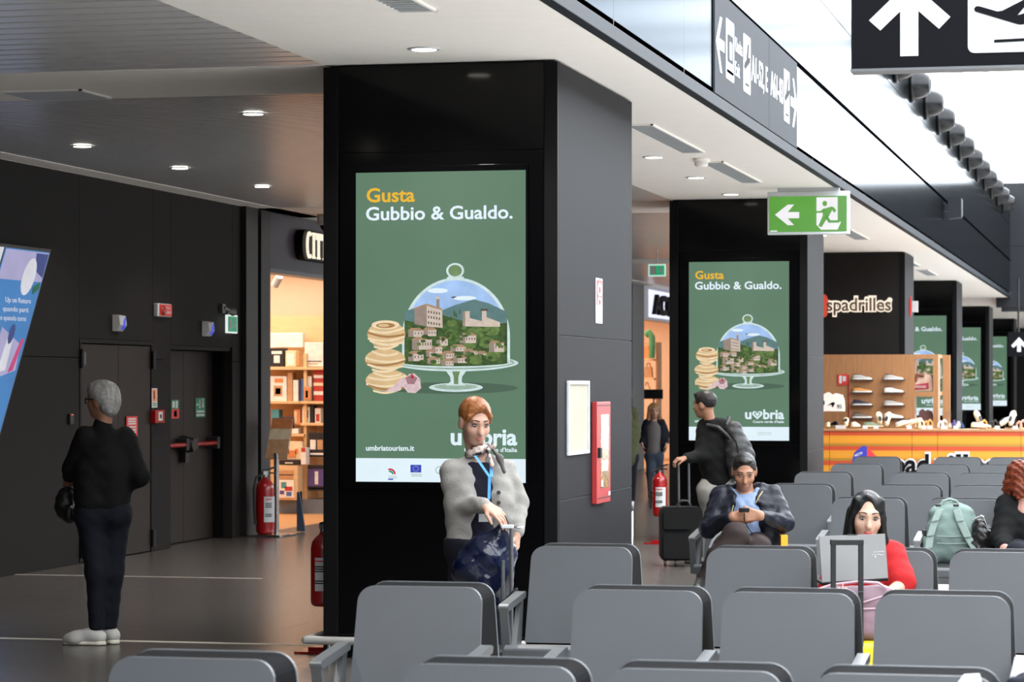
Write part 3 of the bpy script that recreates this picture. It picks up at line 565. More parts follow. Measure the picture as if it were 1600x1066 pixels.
# ------------------------------------------------------------------ end of the hall, outer walls
we = struct(MB().box((XF - .2, 64, 3.36), (9, 64.3, 6.3)).box((-16, 64, 3.7), (XF - .2, 64.3, 6.3)).build('wall_end', M_endw))
for x0, x1, z0, z1 in ((-3.3, -.9, 3.45, 4.85), (-.89, 1.5, 3.45, 4.85), (-3.3, -.9, 4.86, 6.28), (-.89, 1.5, 4.86, 6.28)): MB().box((x0, 63.98, z0), (x1, 64, z1)).build('panel', M_endw, we)
win = struct(MB().box((-16, 64, 6.3), (9, 64.25, 6.38)).box((-16, 64, 8.5), (9, 64.25, 8.72)).box((-16, 64, 9.5), (9, 64.25, 9.75)).build('window_1', M_frame))
for k in range(9): MB().box((-16 + k * 3.1, 64.02, 6.38), (-15.88 + k * 3.1, 64.2, 9.5)).build('mullion', M_frame, win)
for k in range(8):
    MB().box((-15.88 + k * 3.1, 64.1, 6.38), (-12.9 + k * 3.1, 64.112, 8.5)).build('pane', M_glass, win); MB().box((-15.88 + k * 3.1, 64.1, 8.72), (-12.9 + k * 3.1, 64.112, 9.5)).build('pane', M_glass, win)
rf = struct(MB().box((-4.3, -8, 9.6), (-4.1, 64, 9.8)).box((8.8, -8, 9.6), (9, 64, 9.8)).build('ceiling_skylight_frame', M_frame))
for k in range(13): MB().box((-4.1, -6 + k * 5.6, 9.6), (8.8, -5.8 + k * 5.6, 9.8)).build('roof_beam', M_frame, rf)
for yy in (46, 63.5): MB().box((-4.35, yy, 6.05), (-4.05, yy + .3, 9.6)).box((-4.4, yy - .02, 8.0), (-3.9, yy + .32, 8.08)).build('roof_post', M_frame, rf)
struct(MB().box((9, -8, 0), (9.3, 64, 6.5)).build('wall_right', mat('grey_side_wall', (120, 120, 122), .6)))
struct(MB().box((-10.3, -8.3, 0), (9.3, -8, 6.5)).build('wall_rear', M_endw))
# bulkhead closing the left zone's roof
struct(MB().box((-16, -8, 4.0), (XF - .25, 64, 4.1)).build('ceiling_upper_slab', M_white))
# ------------------------------------------------------------------ columns and their screens
CX0, CX1 = -4.968, -3.48
M_seam = mat('panel_seam', (52, 52, 54), .5)
def column(y, depth, label, glassy=True, r=.02):
    t = thing('column', label, 'column', ((CX0 + CX1) / 2, y, 0))
    MB().box((CX0, y + .02, .012), (CX1 - .012, y + depth, H - .012)).build('core', M_black, t)
    MB().box((CX0, y, .012), (CX0 + .095, y + .05, H - .014)).build('front_frame', M_blks, t, bevel=.004); MB().box((CX1 - .084, y, .012), (CX1, y + .05, H - .014)).build('front_frame', M_blks, t, bevel=.004)
    if glassy:
        for z0, z1 in ((.012, 1.045), (1.05, 3.128), (3.134, H - .014)): MB().box((CX0 + .097, y + .004, z0), (CX1 - .086, y + .03, z1)).build('glass_panel', M_blk, t)
    else: MB().box((CX0 + .097, y + .004, .012), (CX1 - .086, y + .03, H - .014)).build('front_panel', M_wall, t)
    for z0, z1 in ((.012, .982), (.986, 1.996), (2.0, H - .014)): MB().box((CX1 - .014, y + .052, z0), (CX1, y + depth - .002, z1)).build('side_panel', M_side, t, bevel=.002, seg=1)
    MB().box((CX0 + .03, y + .05, H - .013), (CX1 - .03, y + depth - .03, H - .001)).build('shadow_gap', M_black, t)
    return t
column(16.4, 2.5, 'near black-clad column with grey side face carrying a hose cabinet')
column(29.2, 1.5, 'second black-clad column behind the man with the backpack')
column(41.43, 1.6, 'black column carrying the shoe shop lettering', False)
column(53.15, 1.6, 'black column just right of the shoe shop column', r=.08)
column(64.5, 1.6, 'second to last black column with a partly hidden screen')
column(77.0, 1.6, 'farthest black column at the right')
# flat print of the campaign on the screens
def em(n, c, e=1.0, v=.03, sc=5): return mat('screen_' + n, c, .12, emit=e, vary=v, vscale=sc, spec=.25)
S_bg = em('green', (93, 125, 102), v=.07, sc=1.1); S_wh = em('white', (226, 242, 250), v=.02); S_ye = em('yellow', (233, 180, 44)); S_tx = em('text', (228, 242, 255))
S_sky = em('sky', (160, 192, 236), v=.18, sc=6); S_mt = em('mountain', (92, 124, 124), v=.12, sc=14); S_tree = em('trees', (62, 88, 44), v=.45, sc=34); S_tree2 = em('trees_light', (96, 120, 64), v=.35, sc=40)
S_hs = em('stone', (206, 190, 176), v=.08, sc=30); S_hd = em('stone_shade', (150, 134, 124), v=.1, sc=30); S_rf = em('roof', (168, 136, 108), v=.12, sc=30); S_win = em('window_dark', (84, 72, 66))
S_gl = em('glass_rim', (206, 226, 226), v=.12, sc=20); S_gg = em('glass_green', (112, 140, 96), v=.2, sc=18); S_gd = em('glass_mid', (150, 176, 160), v=.2, sc=16)
S_p1 = em('pasta_light', (238, 216, 178), v=.06, sc=20); S_p2 = em('pasta_mid', (216, 184, 138), v=.08, sc=20); S_p3 = em('pasta_dark', (168, 124, 78)); S_g1 = em('garlic', (214, 188, 192), v=.14, sc=40); S_g2 = em('garlic_shade', (158, 120, 126), v=.2, sc=50); S_eu = em('blue', (44, 74, 190)); S_rd = em('red', (190, 44, 60)); S_gr = em('flag_green', (40, 140, 90)); S_sh = em('shadow_green', (74, 100, 82), v=.05)
U0, V0, PW = 557.0, 753.0, 1.077 / 265; PH = 1.911 / 485
L2 = lambda pts: [((u - U0) * PW, (V0 - v) * PH) for u, v in pts]
def ccw(p):
    a = sum(p[i][0] * p[(i + 1) % len(p)][1] - p[(i + 1) % len(p)][0] * p[i][1] for i in range(len(p))); return p if a > 0 else p[::-1]
def PP(q, pts, m, k): q.flat(ccw(L2(pts)), (0, -.0015 * k, 0), XA, ZA, m)
def make_print():
    disp = MB(); PP(disp, [(557, 268), (822, 268), (822, 716), (557, 716)], S_bg, 0); PP(disp, [(557, 716), (822, 716), (822, 753), (557, 753)], S_wh, 0)
    PP(disp, ell(705, 606, 105, 9, 24), S_sh, .5)
    tx = []; tp = lambda u, v: ((u - U0) * PW, -.0015, (V0 - v) * PH)
    tx.append(MB()); tx[-1].text('Gusta', tp(574, 314), XA, ZA, h=21.5 * PH, w=76 * PW, t=.001, m=S_ye, bold=.022); tx.append(MB()); tx[-1].text('Gubbio & Gualdo.', tp(573, 342.5), XA, ZA, h=20.5 * PH, w=229 * PW, t=.001, m=S_tx, bold=.02)
    tx.append(MB()); tx[-1].text('umbriatourism.it', tp(573, 704), XA, ZA, h=8 * PH, w=76 * PW, t=.001, m=S_wh, bold=.025)
    tx.append(MB()); tx[-1].text('u', tp(706, 694), XA, ZA, h=26 * PH, w=17 * PW, t=.001, m=S_wh, bold=.03); tx.append(MB()); tx[-1].text('bria', tp(754, 694), XA, ZA, h=25 * PH, w=55 * PW, t=.001, m=S_wh, bold=.03)
    hp = []
    for i in range(28):
        a = 2 * math.pi * i / 28; hp.append((738.5 + 13.5 / 16 * 16 * math.sin(a) ** 3, 683 - .82 * (13 * math.cos(a) - 5 * math.cos(2 * a) - 2 * math.cos(3 * a) - math.cos(4 * a))))
    tx.append(MB()); PP(tx[-1], hp, S_wh, 1.5); PP(tx[-1], [(738.5 + (x - 738.5) * .62, 682 + (y - 683) * .6) for x, y in hp], S_bg, 2); PP(tx[-1], [(738.5 + (x - 738.5) * .4, 682 + (y - 683) * .4) for x, y in hp], S_wh, 2.5)
    tx.append(MB()); tx[-1].text("Cuore verde d'Italia", tp(727, 705), XA, ZA, h=6.5 * PH, w=82 * PW, t=.001, m=S_wh, bold=.02)
    lg = MB()
    for r0, r1, m in ((9, 6.2, S_rd), (5.6, 3, S_gr)):
        PP(lg, ell(611, 741, r0, r0, 10, -math.pi * .62, 0) + ell(611, 741, r1, r1, 10, 0, -math.pi * .62), m, 1)
    for v in (744, 746.5): PP(lg, [(608, v), (622, v), (622, v + .8), (608, v + .8)], S_gd, 1)
    PP(lg, [(608, 748), (616, 748), (616, 750), (608, 750)], S_eu, 1); PP(lg, [(643, 726), (660, 726), (660, 738), (643, 738)], S_eu, 1)
    for i in range(12): PP(lg, ell(651.5 + 4 * math.cos(i * math.pi / 6), 732 + 4 * math.sin(i * math.pi / 6), .6, .6, 6), S_ye, 2)
    for v in (740.5, 743): PP(lg, [(644, v), (661, v), (661, v + .9), (644, v + .9)], S_gd, 1)
    PP(lg, ell(688, 734, 7, 7, 16) + ell(688, 734, 5.8, 5.8, 16)[::-1] if False else ell(688, 734, 6, 6, 16), S_gd, 1); PP(lg, ell(688, 734, 4.6, 4.6, 16), S_wh, 2)
    for v in (731, 736): PP(lg, [(740, v), (776, v), (776, v + 1), (740, v + 1)], S_gd, 1)
    pc = MB()
    # glass stand, dome and little town
    PP(pc, ell(714, 605, 42, 7, 26), S_gl, 1); PP(pc, ell(714, 604, 34, 4.5, 24), S_gd, 1.5)
    PP(pc, [(697, 577), (732, 577), (724, 588), (723, 596), (730, 602), (698, 602), (706, 596), (705, 588)], S_gl, 2); PP(pc, [(708, 579), (721, 579), (718, 589), (718, 600), (711, 600), (711, 589)], S_gg, 2.5)
    dome = lambda rx, top, bot: [(714 + rx * math.cos(a) * (1 if True else 1), (top + 92) - 92 * math.sin(a)) for a in [i * math.pi / 28 for i in range(29)]] + [(714 - rx, bot), (714 + rx, bot)]
    PP(pc, dome(84, 434, 566), S_gl, 2); PP(pc, dome(80, 438, 567), S_sky, 3)
    PP(pc, ell(714, 567, 97, 12, 40), S_gl, 1.5); PP(pc, ell(714, 565, 90, 9, 40), S_gd, 2)
    PP(pc, ell(714, 566, 81, 9, 30, 0, -math.pi), S_gl, 2.5)
    PP(pc, ell(714, 566, 97, 14, 30, 0, math.pi) + ell(714, 566, 84, 6, 30, math.pi, 0), S_gl, 7.5); PP(pc, ell(714, 566, 92, 11, 30, 0, math.pi) + ell(714, 566, 88, 8.5, 30, math.pi, 0), S_gd, 8)
    PP(pc, ell(713, 423, 14, 12, 24), S_gl, 2); PP(pc, ell(713, 423, 10.5, 9, 24), S_gg, 3); PP(pc, [(702, 432), (725, 432), (730, 438), (697, 438)], S_gl, 2.5)
    PP(pc, ell(686, 454, 16, 4, 14), S_wh, 3.5); PP(pc, ell(728, 466, 18, 3.5, 14), S_wh, 3.5)
    PP(pc, [(690, 486), (712, 477), (742, 468), (765, 474), (794, 488), (794, 520), (690, 520)], S_mt, 4); PP(pc, [(634, 486), (650, 481), (660, 490), (660, 510), (634, 510)], S_mt, 4)
    PP(pc, [(634, 500), (660, 505), (690, 491), (720, 500), (760, 508), (794, 505), (794, 568), (770, 572), (714, 575), (660, 572), (634, 568)], S_tree, 5)
    for (u, v, r) in ((745, 520, 14), (770, 516, 13), (735, 538, 12), (762, 535, 13), (782, 545, 11), (708, 522, 11), (690, 540, 10), (745, 562, 11), (772, 556, 12), (655, 548, 8), (685, 566, 9), (708, 505, 8)): PP(pc, ell(u, v, r, r * .7, 10), S_tree2, 5.5)
    def house(u0, u1, v0, v1, roof=4, k=6.):
        mid = u0 + (u1 - u0) * .35
        PP(pc, [(u0, v0), (mid, v0), (mid, v1), (u0, v1)], S_hd, k); PP(pc, [(mid, v0), (u1, v0), (u1, v1), (mid, v1)], S_hs, k)
        PP(pc, [(u0 - 1.5, v0 + .5), (u0 + (u1 - u0) * .2, v0 - roof), (u1 - (u1 - u0) * .25, v0 - roof), (u1 + 1.5, v0 + .5)], S_rf, k + .4)
        n = max(1, int((u1 - mid) / 4))
        for i in range(n):
            x = mid + (u1 - mid) * (i + .5) / n; PP(pc, [(x - .7, v0 + (v1 - v0) * .3), (x + .7, v0 + (v1 - v0) * .3), (x + .7, v0 + (v1 - v0) * .6), (x - .7, v0 + (v1 - v0) * .6)], S_win, k + .4)
    PP(pc, [(650, 482), (669, 476), (669, 510), (650, 506)], S_hd, 6); PP(pc, [(669, 476), (693, 484), (694, 512), (669, 510)], S_hs, 6); PP(pc, [(649, 481), (669, 474), (693, 482), (693, 485), (669, 477), (649, 484)], S_rf, 6.5)
    PP(pc, [(684, 465), (689, 465), (689, 482), (684, 481)], S_hd, 6.2); PP(pc, [(683, 464), (690, 464), (690, 467), (683, 467)], S_hs, 6.4)
    for r_, v in enumerate((485, 493, 502)):
        for i in range(5): x = 672 + i * 4.2; PP(pc, [(x - .9, v + i * .7), (x + .9, v + i * .7), (x + .9, v + i * .7 + 4), (x - .9, v + i * .7 + 4)], S_win, 6.6)
    PP(pc, [(725, 487), (736, 486), (736, 497), (755, 502), (755, 484), (762, 484), (762, 496), (773, 500), (783, 504), (783, 511), (725, 510)], S_hs, 6); PP(pc, [(725, 487), (729, 487), (729, 510), (725, 510)], S_hd, 6.3); PP(pc, [(753, 483), (764, 483), (764, 486), (753, 486)], S_win, 6.3)
    for a in ((640, 664, 516, 526), (664, 684, 515, 525), (646, 677, 530, 546), (684, 702, 530, 540), (720, 746, 524, 536), (677, 693, 542, 552), (640, 664, 552, 564), (706, 730, 542, 549), (726, 748, 549, 554), (748, 762, 552, 555), (766, 789, 536, 550), (668, 684, 549, 557), (684, 696, 556, 562), (693, 712, 552, 560), (670, 690, 561, 568), (710, 732, 559, 567), (692, 711, 564, 571)): house(*a)
    rr_ = random.Random(5)
    for _ in range(46):
        u, v = rr_.uniform(640, 790), rr_.uniform(512, 566)
        PP(pc, ell(u, v, rr_.uniform(3, 6), rr_.uniform(2, 3.6), 8), rr_.choice((S_tree, S_tree, S_tree2)), 6.9 + rr_.random() * .3)
    for _ in range(9): u, v = rr_.uniform(700, 725), rr_.uniform(490, 502); PP(pc, [(u - 1.2, v), (u + 1.2, v), (u, v - 8)], S_tree, 6.8)
    PP(pc, [(706, 465), (711, 463), (716, 464), (711, 466)], S_win, 6); 
    # pasta nests and garlic
    for k, (u, v, rx, ry) in enumerate(((607, 594, 34, 17), (604, 561, 32, 17), (606, 522, 30, 21))):
        PP(pc, ell(u, v, rx, ry, 22), S_p2, 7 + k * 1.5)
        for j in range(6):
            o = -ry * .75 + j * ry * .3; rr = math.sqrt(max(.1, 1 - (o / ry) ** 2)) * rx * .98; m = (S_p1, S_p1, S_p2, S_p1, S_p3, S_p1)[(j + k) % 6]; sk = (-1) ** j * 3
            up = [(u - rr + 2 * rr * i / 10, v + o + 5 * math.sin(math.pi * i / 10) + sk * (i / 10 - .5)) for i in range(11)]; PP(pc, up + [(x, y + 3.4) for x, y in up[::-1]], m, 7.3 + k * 1.5 + j * .1)
    PP(pc, ell(605, 507, 22, 7, 20), S_p1, 12); PP(pc, ell(605, 508, 15, 4.2, 18), S_p3, 12.3); PP(pc, ell(602, 508, 9, 2.6, 14), S_p2, 12.6)
    PP(pc, [(604, 611), (618, 603), (628, 592), (634, 590), (633, 603), (622, 612)], S_g1, 12); PP(pc, [(633, 594), (642, 584), (650, 583), (659, 591), (661, 606), (652, 614), (640, 613), (633, 604)], S_g1, 12.5)
    PP(pc, [(636, 590), (646, 585), (655, 590), (650, 600), (640, 600)], S_g2, 13); PP(pc, [(646, 582), (650, 588), (648, 592), (645, 590)], S_rd, 13.3)
    return disp, tx, lg, pc
PR = make_print(); PM = None
def screen(y, label):
    global PM
    x0, z0 = -4.753, 1.095; t = thing('digital_screen', label, 'screen', (x0, y, z0), group='campaign screens on the columns')
    t.location = (x0, y - .012, z0)
    if PM is None:
        PM = [MB().box((-.105, .001, -.04), (1.19 - .1, .014, 1.95)).build('glass_front', M_blk, t, world=False, bevel=.003)]
        PM = [('glass_front', PM[0].data)]
        for q, n in zip(PR, ('display', 'lettering', 'logo_strip', 'picture')):
            for q_ in (q if isinstance(q, list) else [q]): PM.append((n, q_.build(n, None, t, world=False).data))
    else:
        for n, me in PM: link(n, me, t, False, bevel=.003 if n == 'glass_front' else 0)
screen(16.4, 'large portrait screen with glass dome picture behind the woman in the cardigan'); screen(29.2, 'portrait screen with glass dome picture behind the man with the backpack')
screen(53.15, 'portrait screen half hidden by the shoe shop column and display'); screen(64.5, 'portrait screen on the second to last column'); screen(77.0, 'smallest portrait screen on the farthest column')
# far hall under the bulkhead
struct(MB().box((-16, 64.3, 3.5), (9, 90, 3.7)).build('ceiling_far', M_white)); struct(MB().box((-16, 64.3, -.3), (9, 90, -.003)).build('floor_far', M_slab))
struct(MB().box((-16, 90, 0), (9, 90.3, 3.7)).build('wall_far', M_wall)); struct(MB().box((-10.1, 64.3, 0), (-9.8, 90, 3.7)).build('wall_left_far', M_wall))
# things on and around the near column
rl = thing('bumper_rail', 'steel bumper rail around the foot of the near column', 'rail', (-4.3, 16.3, 0))
MB().tube([(-5.05, 18.8, .115), (-5.05, 16.3, .115), (-3.36, 16.3, .115), (-3.36, 18.8, .115)], .026, 14).build('tube', mat('satin_steel_rail', (176, 174, 170), .4, metal=.45), rl)
for x, yy in ((-4.9, 16.3), (-3.6, 16.3), (-5.05, 17.6), (-3.36, 17.6)): MB().cyl((x, yy, 0), (x, yy, .1), .012).build('post', M_chrome, rl)
nf = thing('notice_board', 'blank cream snap frame on the grey column side', 'frame', (CX1, 17.0, 1.25))
MB().box((CX1 + .001, 16.69, 1.275), (CX1 + .008, 17.29, 1.70)).build('paper', mat('cream_paper', (158, 150, 134), .7), nf)
for a, b in (((16.665, 1.255), (17.32, 1.28)), ((16.665, 1.695), (17.32, 1.72)), ((16.665, 1.28), (16.69, 1.695)), ((17.295, 1.28), (17.32, 1.695))): MB().box((CX1, a[0], a[1]), (CX1 + .018, b[0], b[1])).build('frame_bar', M_frame, nf, bevel=.004)
hc = thing('hose_cabinet', 'tall red fire hose cabinet with glazed front on the column side', 'cabinet', (CX1, 17.7, .92))
MB().box((CX1, 17.465, .922), (CX1 + .035, 17.93, 1.583)).build('case', M_redp, hc, bevel=.004)
MB().box((CX1 + .035, 17.585, 1.02), (CX1 + .037, 17.86, 1.50)).build('pane', mat('amber_hose_window', (140, 106, 56), .2, vary=.7, vscale=18, stretch=(1, 1, 2)), hc)
for z in (1.556, .953): MB().box((CX1 + .035, 17.49, z), (CX1 + .037, 17.91, z + .006)).build('slot', M_black, hc)
MB().box((CX1 + .035, 17.49, 1.22), (CX1 + .055, 17.54, 1.285)).build('latch', M_black, hc)
for z0, z1, a, b in ((1.385, 1.42, 17.6, 17.85), (1.27, 1.35, 17.66, 17.78), (1.13, 1.2, 17.62, 17.82), (1.03, 1.07, 17.6, 17.66), (.965, .99, 17.84, 17.9)): MB().box((CX1 + .037, a, z0), (CX1 + .039, b, z1)).build('sticker', M_signwhite, hc)
hsn = plate('hose_sign', 'red and white fire hose sign high on the column side', 'sign', 930, 434, 940, 506, CX1, M_signwhite, [('r', (.1, .40, .9, .95), M_redp)])
for zc_, r0 in ((2.315, .05), (2.235, .04)):
    MB().prism(ell(0, 0, .07, r0, 16), (CX1 + .009, 17.69, zc_), YA, ZA, XA, .001).build('print', M_signwhite, hsn); MB().prism(ell(0, 0, .035, r0 * .45, 12), (CX1 + .010, 17.69, zc_), YA, ZA, XA, .001).build('print', M_redp, hsn)
bn = thing('litter_bin', 'brushed steel litter bin behind the near column', 'bin', (-3.745, 19.3, 0))
MB().lathe([(0, .005), (.2, .005), (.2, .80), (.19, .80)], (-3.745, 19.3, 0)).build('drum', M_chrome, bn); MB().lathe([(.205, .80), (.205, .86), (.12, .87), (.12, .8)], (-3.745, 19.3, 0)).build('lid', M_black, bn)
# fire extinguishers
def extinguisher(x, y, z, label, stand, rz=0., sc=1., hs_=-1):
    t = thing('fire_extinguisher', label, 'extinguisher', (x, y, 0), rz, group='red fire extinguishers')
    k = lambda *p: (p[0] * sc, p[1] * sc, p[2] * sc + z)
    MB().lathe([(0, z), (.06 * sc, z), (.075 * sc, z + .015 * sc), (.078 * sc, z + .04 * sc), (.078 * sc, z + .37 * sc), (.07 * sc, z + .41 * sc), (.045 * sc, z + .44 * sc), (.025 * sc, z + .455 * sc), (.022 * sc, z + .47 * sc), (0, z + .47 * sc)], (0, 0, 0)).build('cylinder', M_red, t, world=False)
    MB().cyl(k(0, 0, .465), k(0, 0, .51), .018 * sc).box(k(-.02, -.02, .49), k(.02, .03, .52)).build('valve', M_chrome, t, world=False)
    MB().prism([(-.02, .51), (.09, .545), (.09, .56), (-.02, .53)], (0, -.012, z + .0), XA * sc, ZA * sc, -YA, .024).prism([(-.02, .50), (.085, .495), (.085, .507), (-.02, .515)], (0, -.012, z), XA * sc, ZA * sc, -YA, .024).build('handle', M_black, t, world=False)
    MB().tube([k(hs_ * .02, 0, .5), k(hs_ * .08, -.02, .47), k(hs_ * .105, -.03, .38), k(hs_ * .1, -.03, .2), k(hs_ * .09, -.03, .08)], .011 * sc, 8).build('hose', M_black, t, world=False)
    vs_ = []; fs = []
    for i in range(9):
        a = -math.pi / 2 - .75 + 1.5 * i / 8 + .35
        for zz in (.1, .31): vs_.append((.0795 * sc * math.cos(a), .0795 * sc * math.sin(a), z + zz * sc))
    MB().add(vs_, [(2 * i, 2 * i + 2, 2 * i + 3, 2 * i + 1) for i in range(8)]).build('label_sheet', M_signwhite, t, world=False)
    for zz in (.285, .25, .235, .22, .16, .145):
        MB().box((-.03, -.0815 * sc, z + zz * sc), (.045, -.0795 * sc, z + (zz + .008) * sc)).build('print', M_sred if zz > .27 else M_black, t, world=False)
    if stand:
        MB().prism(rrect(.30, .26, .03), (-.15, -.16, .012), XA, YA, ZA, .012).prism(rrect(.16, .14, .02), (-.08, -.08, .035), XA, YA, ZA, .023).build('stand_base', M_red, t, world=False, bevel=.004)
        MB().cyl((0, .085, .02), (0, .085, z + .5), .014).cyl((0, .085, z + .3), (0, .07, z + .3), .02).cyl((0, .085, z + .03), (0, .05, z + .01), .02).build('stand_post', M_red, t, world=False)
    return t
extinguisher(-5.075, 16.75, .29, 'red fire extinguisher on a stand half hidden by the near column', True, 0., 1., 1)
extinguisher(-5.03, 28.95, .29, 'red fire extinguisher on a stand in front of the second column', True)
extinguisher(-9.56, 29.33, .025, 'tall red fire extinguisher standing at the bookshop portal', False, .6, 1.35)
t = thing('floor_tray', 'flat steel tray under the tall fire extinguisher', 'tray', (-9.52, 29.3, 0)); MB().prism(rrect(.42, .32, .03), (-9.73, 29.14, .022), XA, YA, ZA, .02).build('tray', M_chrome, t, bevel=.003)
# ------------------------------------------------------------------ shoe kiosk
KY = 38.6
kx = lambda u, y=KY: ony(u, 600, y).x
kz = lambda v, y=KY, u=1440: ony(u, v, y).z
def stripes():
    m = mat('striped_counter_print', (240, 170, 60), .45); nt = m.node_tree; N = nt.nodes; b = N['Principled BSDF']
    tc = N.new('ShaderNodeTexCoord'); sp = N.new('ShaderNodeSeparateXYZ'); mr = N.new('ShaderNodeMapRange'); rp = N.new('ShaderNodeValToRGB')
    nt.links.new(tc.outputs['Object'], sp.inputs[0]); nt.links.new(sp.outputs[2], mr.inputs[0]); mr.inputs[1].default_value = 0; mr.inputs[2].default_value = 1.0
    ma = N.new('ShaderNodeMath'); ma.operation = 'FRACT'; mu = N.new('ShaderNodeMath'); mu.operation = 'MULTIPLY'; mu.inputs[1].default_value = 5.0
    nt.links.new(mr.outputs[0], mu.inputs[0]); nt.links.new(mu.outputs[0], ma.inputs[0]); nt.links.new(ma.outputs[0], rp.inputs[0]); nt.links.new(rp.outputs[0], b.inputs['Base Color'])
    e = rp.color_ramp.elements; e[0].position = 0; e[0].color = lin((150, 116, 34)) + (1,); e[1].position = .14; e[1].color = lin((150, 112, 30)) + (1,)
    for p, c in ((.18, (206, 128, 22)), (.40, (206, 140, 34)), (.68, (204, 130, 26)), (.72, (180, 66, 28)), (.97, (180, 66, 28))):
        k = e.new(p); k.color = lin(c) + (1,)
    return m
M_str = stripes(); zt = kz(671); M_str.node_tree.nodes['Map Range'].inputs[2].default_value = zt - .028
kc = thing('shop_counter', 'long orange and yellow striped shoe shop counter with oak top', 'counter', (kx(1430), KY, 0))
xs = [kx(u) for u in (1262, 1296, 1425, 1465, 1595, 1680)]
for a, b in zip(xs[:-1], xs[1:]): MB().box((a + .003, KY, .01), (b - .003, KY + .03, zt - .03)).build('front_panel', M_str, kc)
MB().box((xs[0], KY + .03, .01), (xs[-1], KY + .75, zt - .03)).build('body', M_oak, kc); MB().box((xs[0], KY - .02, zt - .03), (xs[-1], KY + .78, zt)).build('counter_top', M_oak, kc, bevel=.005)
K3 = KY / ray(1430, 700)[1] / FPX
def kl(u, v): return (kx(u), KY - .004, kz(v, KY, u))
MB().text('spad', kl(1378, 741), XA, ZA, h=33 * K3, w=76 * K3, t=.003, bold=.07).build('lettering_outline', M_signwhite, kc); MB().text('rilles', kl(1460, 741), XA, ZA, h=33 * K3, w=100 * K3, t=.003, bold=.07).build('lettering_outline', M_signwhite, kc)
MB().text('spad', (kl(1380, 740)[0], KY - .008, kz(740)), XA, ZA, h=30 * K3, w=71 * K3, t=.003, bold=.03).build('lettering', M_signblack, kc); MB().text('rilles', (kl(1462, 740)[0], KY - .008, kz(740)), XA, ZA, h=30 * K3, w=96 * K3, t=.003, bold=.03).build('lettering', M_signblack, kc)
sc2 = lambda pts: [((u - 1352) * K3, (740 - v) * K3) for u, v in pts]
o_ = (kx(1352), KY - .006, kz(740))
MB().prism(ccw(sc2([(1332, 745), (1332, 718), (1335, 708), (1342, 702), (1347, 698), (1353, 697), (1355, 702), (1355, 745)])), o_, XA, ZA, -YA, .004).build('emblem', mat('logo_blue', (44, 52, 160), .5), kc)
MB().prism(ccw(sc2([(1355, 745), (1355, 702), (1360, 704), (1366, 710), (1372, 716), (1376, 726), (1378, 745)])), o_, XA, ZA, -YA, .004).build('emblem', mat('logo_red', (222, 52, 60), .5), kc)
MB().text('e', (o_[0] - 17 * K3, KY - .01, kz(715)), XA + ZA * .4, ZA, h=6 * K3, w=13 * K3, t=.002).text('sp', (o_[0] + 8 * K3, KY - .01, kz(718)), XA - ZA * .4, ZA, h=6 * K3, w=8 * K3, t=.002).build('emblem_lettering', M_signwhite, kc)
# oak display wall
DY = 40.3
dx = lambda u: ony(u, 600, DY).x
dz = lambda v: ony(1380, v, DY).z
dw = thing('display_wall', 'oak display wall with shoe ledges and open shelf bays', 'display', (dx(1370), DY, 0)); top = dz(554)
MB().box((dx(1250), DY, 0), (dx(1425), DY + .06, top)).build('back_board', M_oak, dw)
MB().box((dx(1425), DY, 0), (dx(1429), DY + .35, top)).build('upright', M_oak, dw); MB().box((dx(1458), DY, 0), (dx(1466), DY + .35, top)).build('upright', M_oak, dw)
for v0, v1 in ((554, 561), (612, 620), (664, 676)): MB().box((dx(1429), DY, dz(v1)), (dx(1458), DY + .35, dz(v0))).build('shelf_board', M_oak, dw)
MB().box((dx(1466), DY + .9, 0), (dx(1478), DY + .96, top)).box((dx(1458), DY + .35, top - .05), (dx(1466), DY + .96, top)).box((dx(1458), DY + .35, dz(618)), (dx(1466), DY + .96, dz(612))).build('end_frame', M_oak, dw)
MB().box((dx(1325), DY - .012, dz(668)), (dx(1326.5), DY, dz(586))).build('red_conduit', M_red, dw)
fs_ = thing('fire_plate', 'small red fire point sign on the oak display wall', 'sign', (dx(1317), DY, dz(602)))
MB().box((dx(1309), DY - .02, dz(602)), (dx(1325), DY - .002, dz(585))).build('plate', M_sred, fs_); MB().box((dx(1311.5), DY - .024, dz(599)), (dx(1315.5), DY - .02, dz(587))).box((dx(1317), DY - .024, dz(596)), (dx(1322), DY - .02, dz(588))).build('print', M_signwhite, fs_)
def shoe_meshes():
    up = MB(); n = 9; secs = []
    for y, w, h in ((0, .012, .05), (.02, .028, .07), (.06, .034, .072), (.11, .034, .066), (.15, .038, .052), (.2, .042, .04), (.24, .036, .034), (.262, .02, .026), (.27, .006, .018)):
        secs.append([(w * math.cos(math.pi * i / (n - 1)), y, .016 + (h - .016) * math.sin(math.pi * i / (n - 1)) ** .6) for i in range(n)])
    vs_ = [p for s in secs for p in s]; fs = [(j * n + i, j * n + i + 1, (j + 1) * n + i + 1, (j + 1) * n + i) for j in range(len(secs) - 1) for i in range(n - 1)]
    up.add(vs_, fs, None, True); up.add(secs[0], [tuple(range(n))]); up.add(secs[-1], [tuple(range(n - 1, -1, -1))])
    out = [(.0, -.004), (.024, .0), (.036, .05), (.036, .12), (.045, .19), (.04, .24), (.02, .272), (0, .278), (-.02, .272), (-.04, .24), (-.045, .19), (-.036, .12), (-.036, .05), (-.024, .0)]
    so = MB().prism(out, (0, 0, .018), XA, YA, ZA, .018)
    op = MB().prism([(a, b, ) for a, b in ell(0, .065, .024, .055, 14)], (0, 0, .0755), XA, YA, ZA, .006)
    return up, so, op
SM = shoe_meshes(); SMD = None
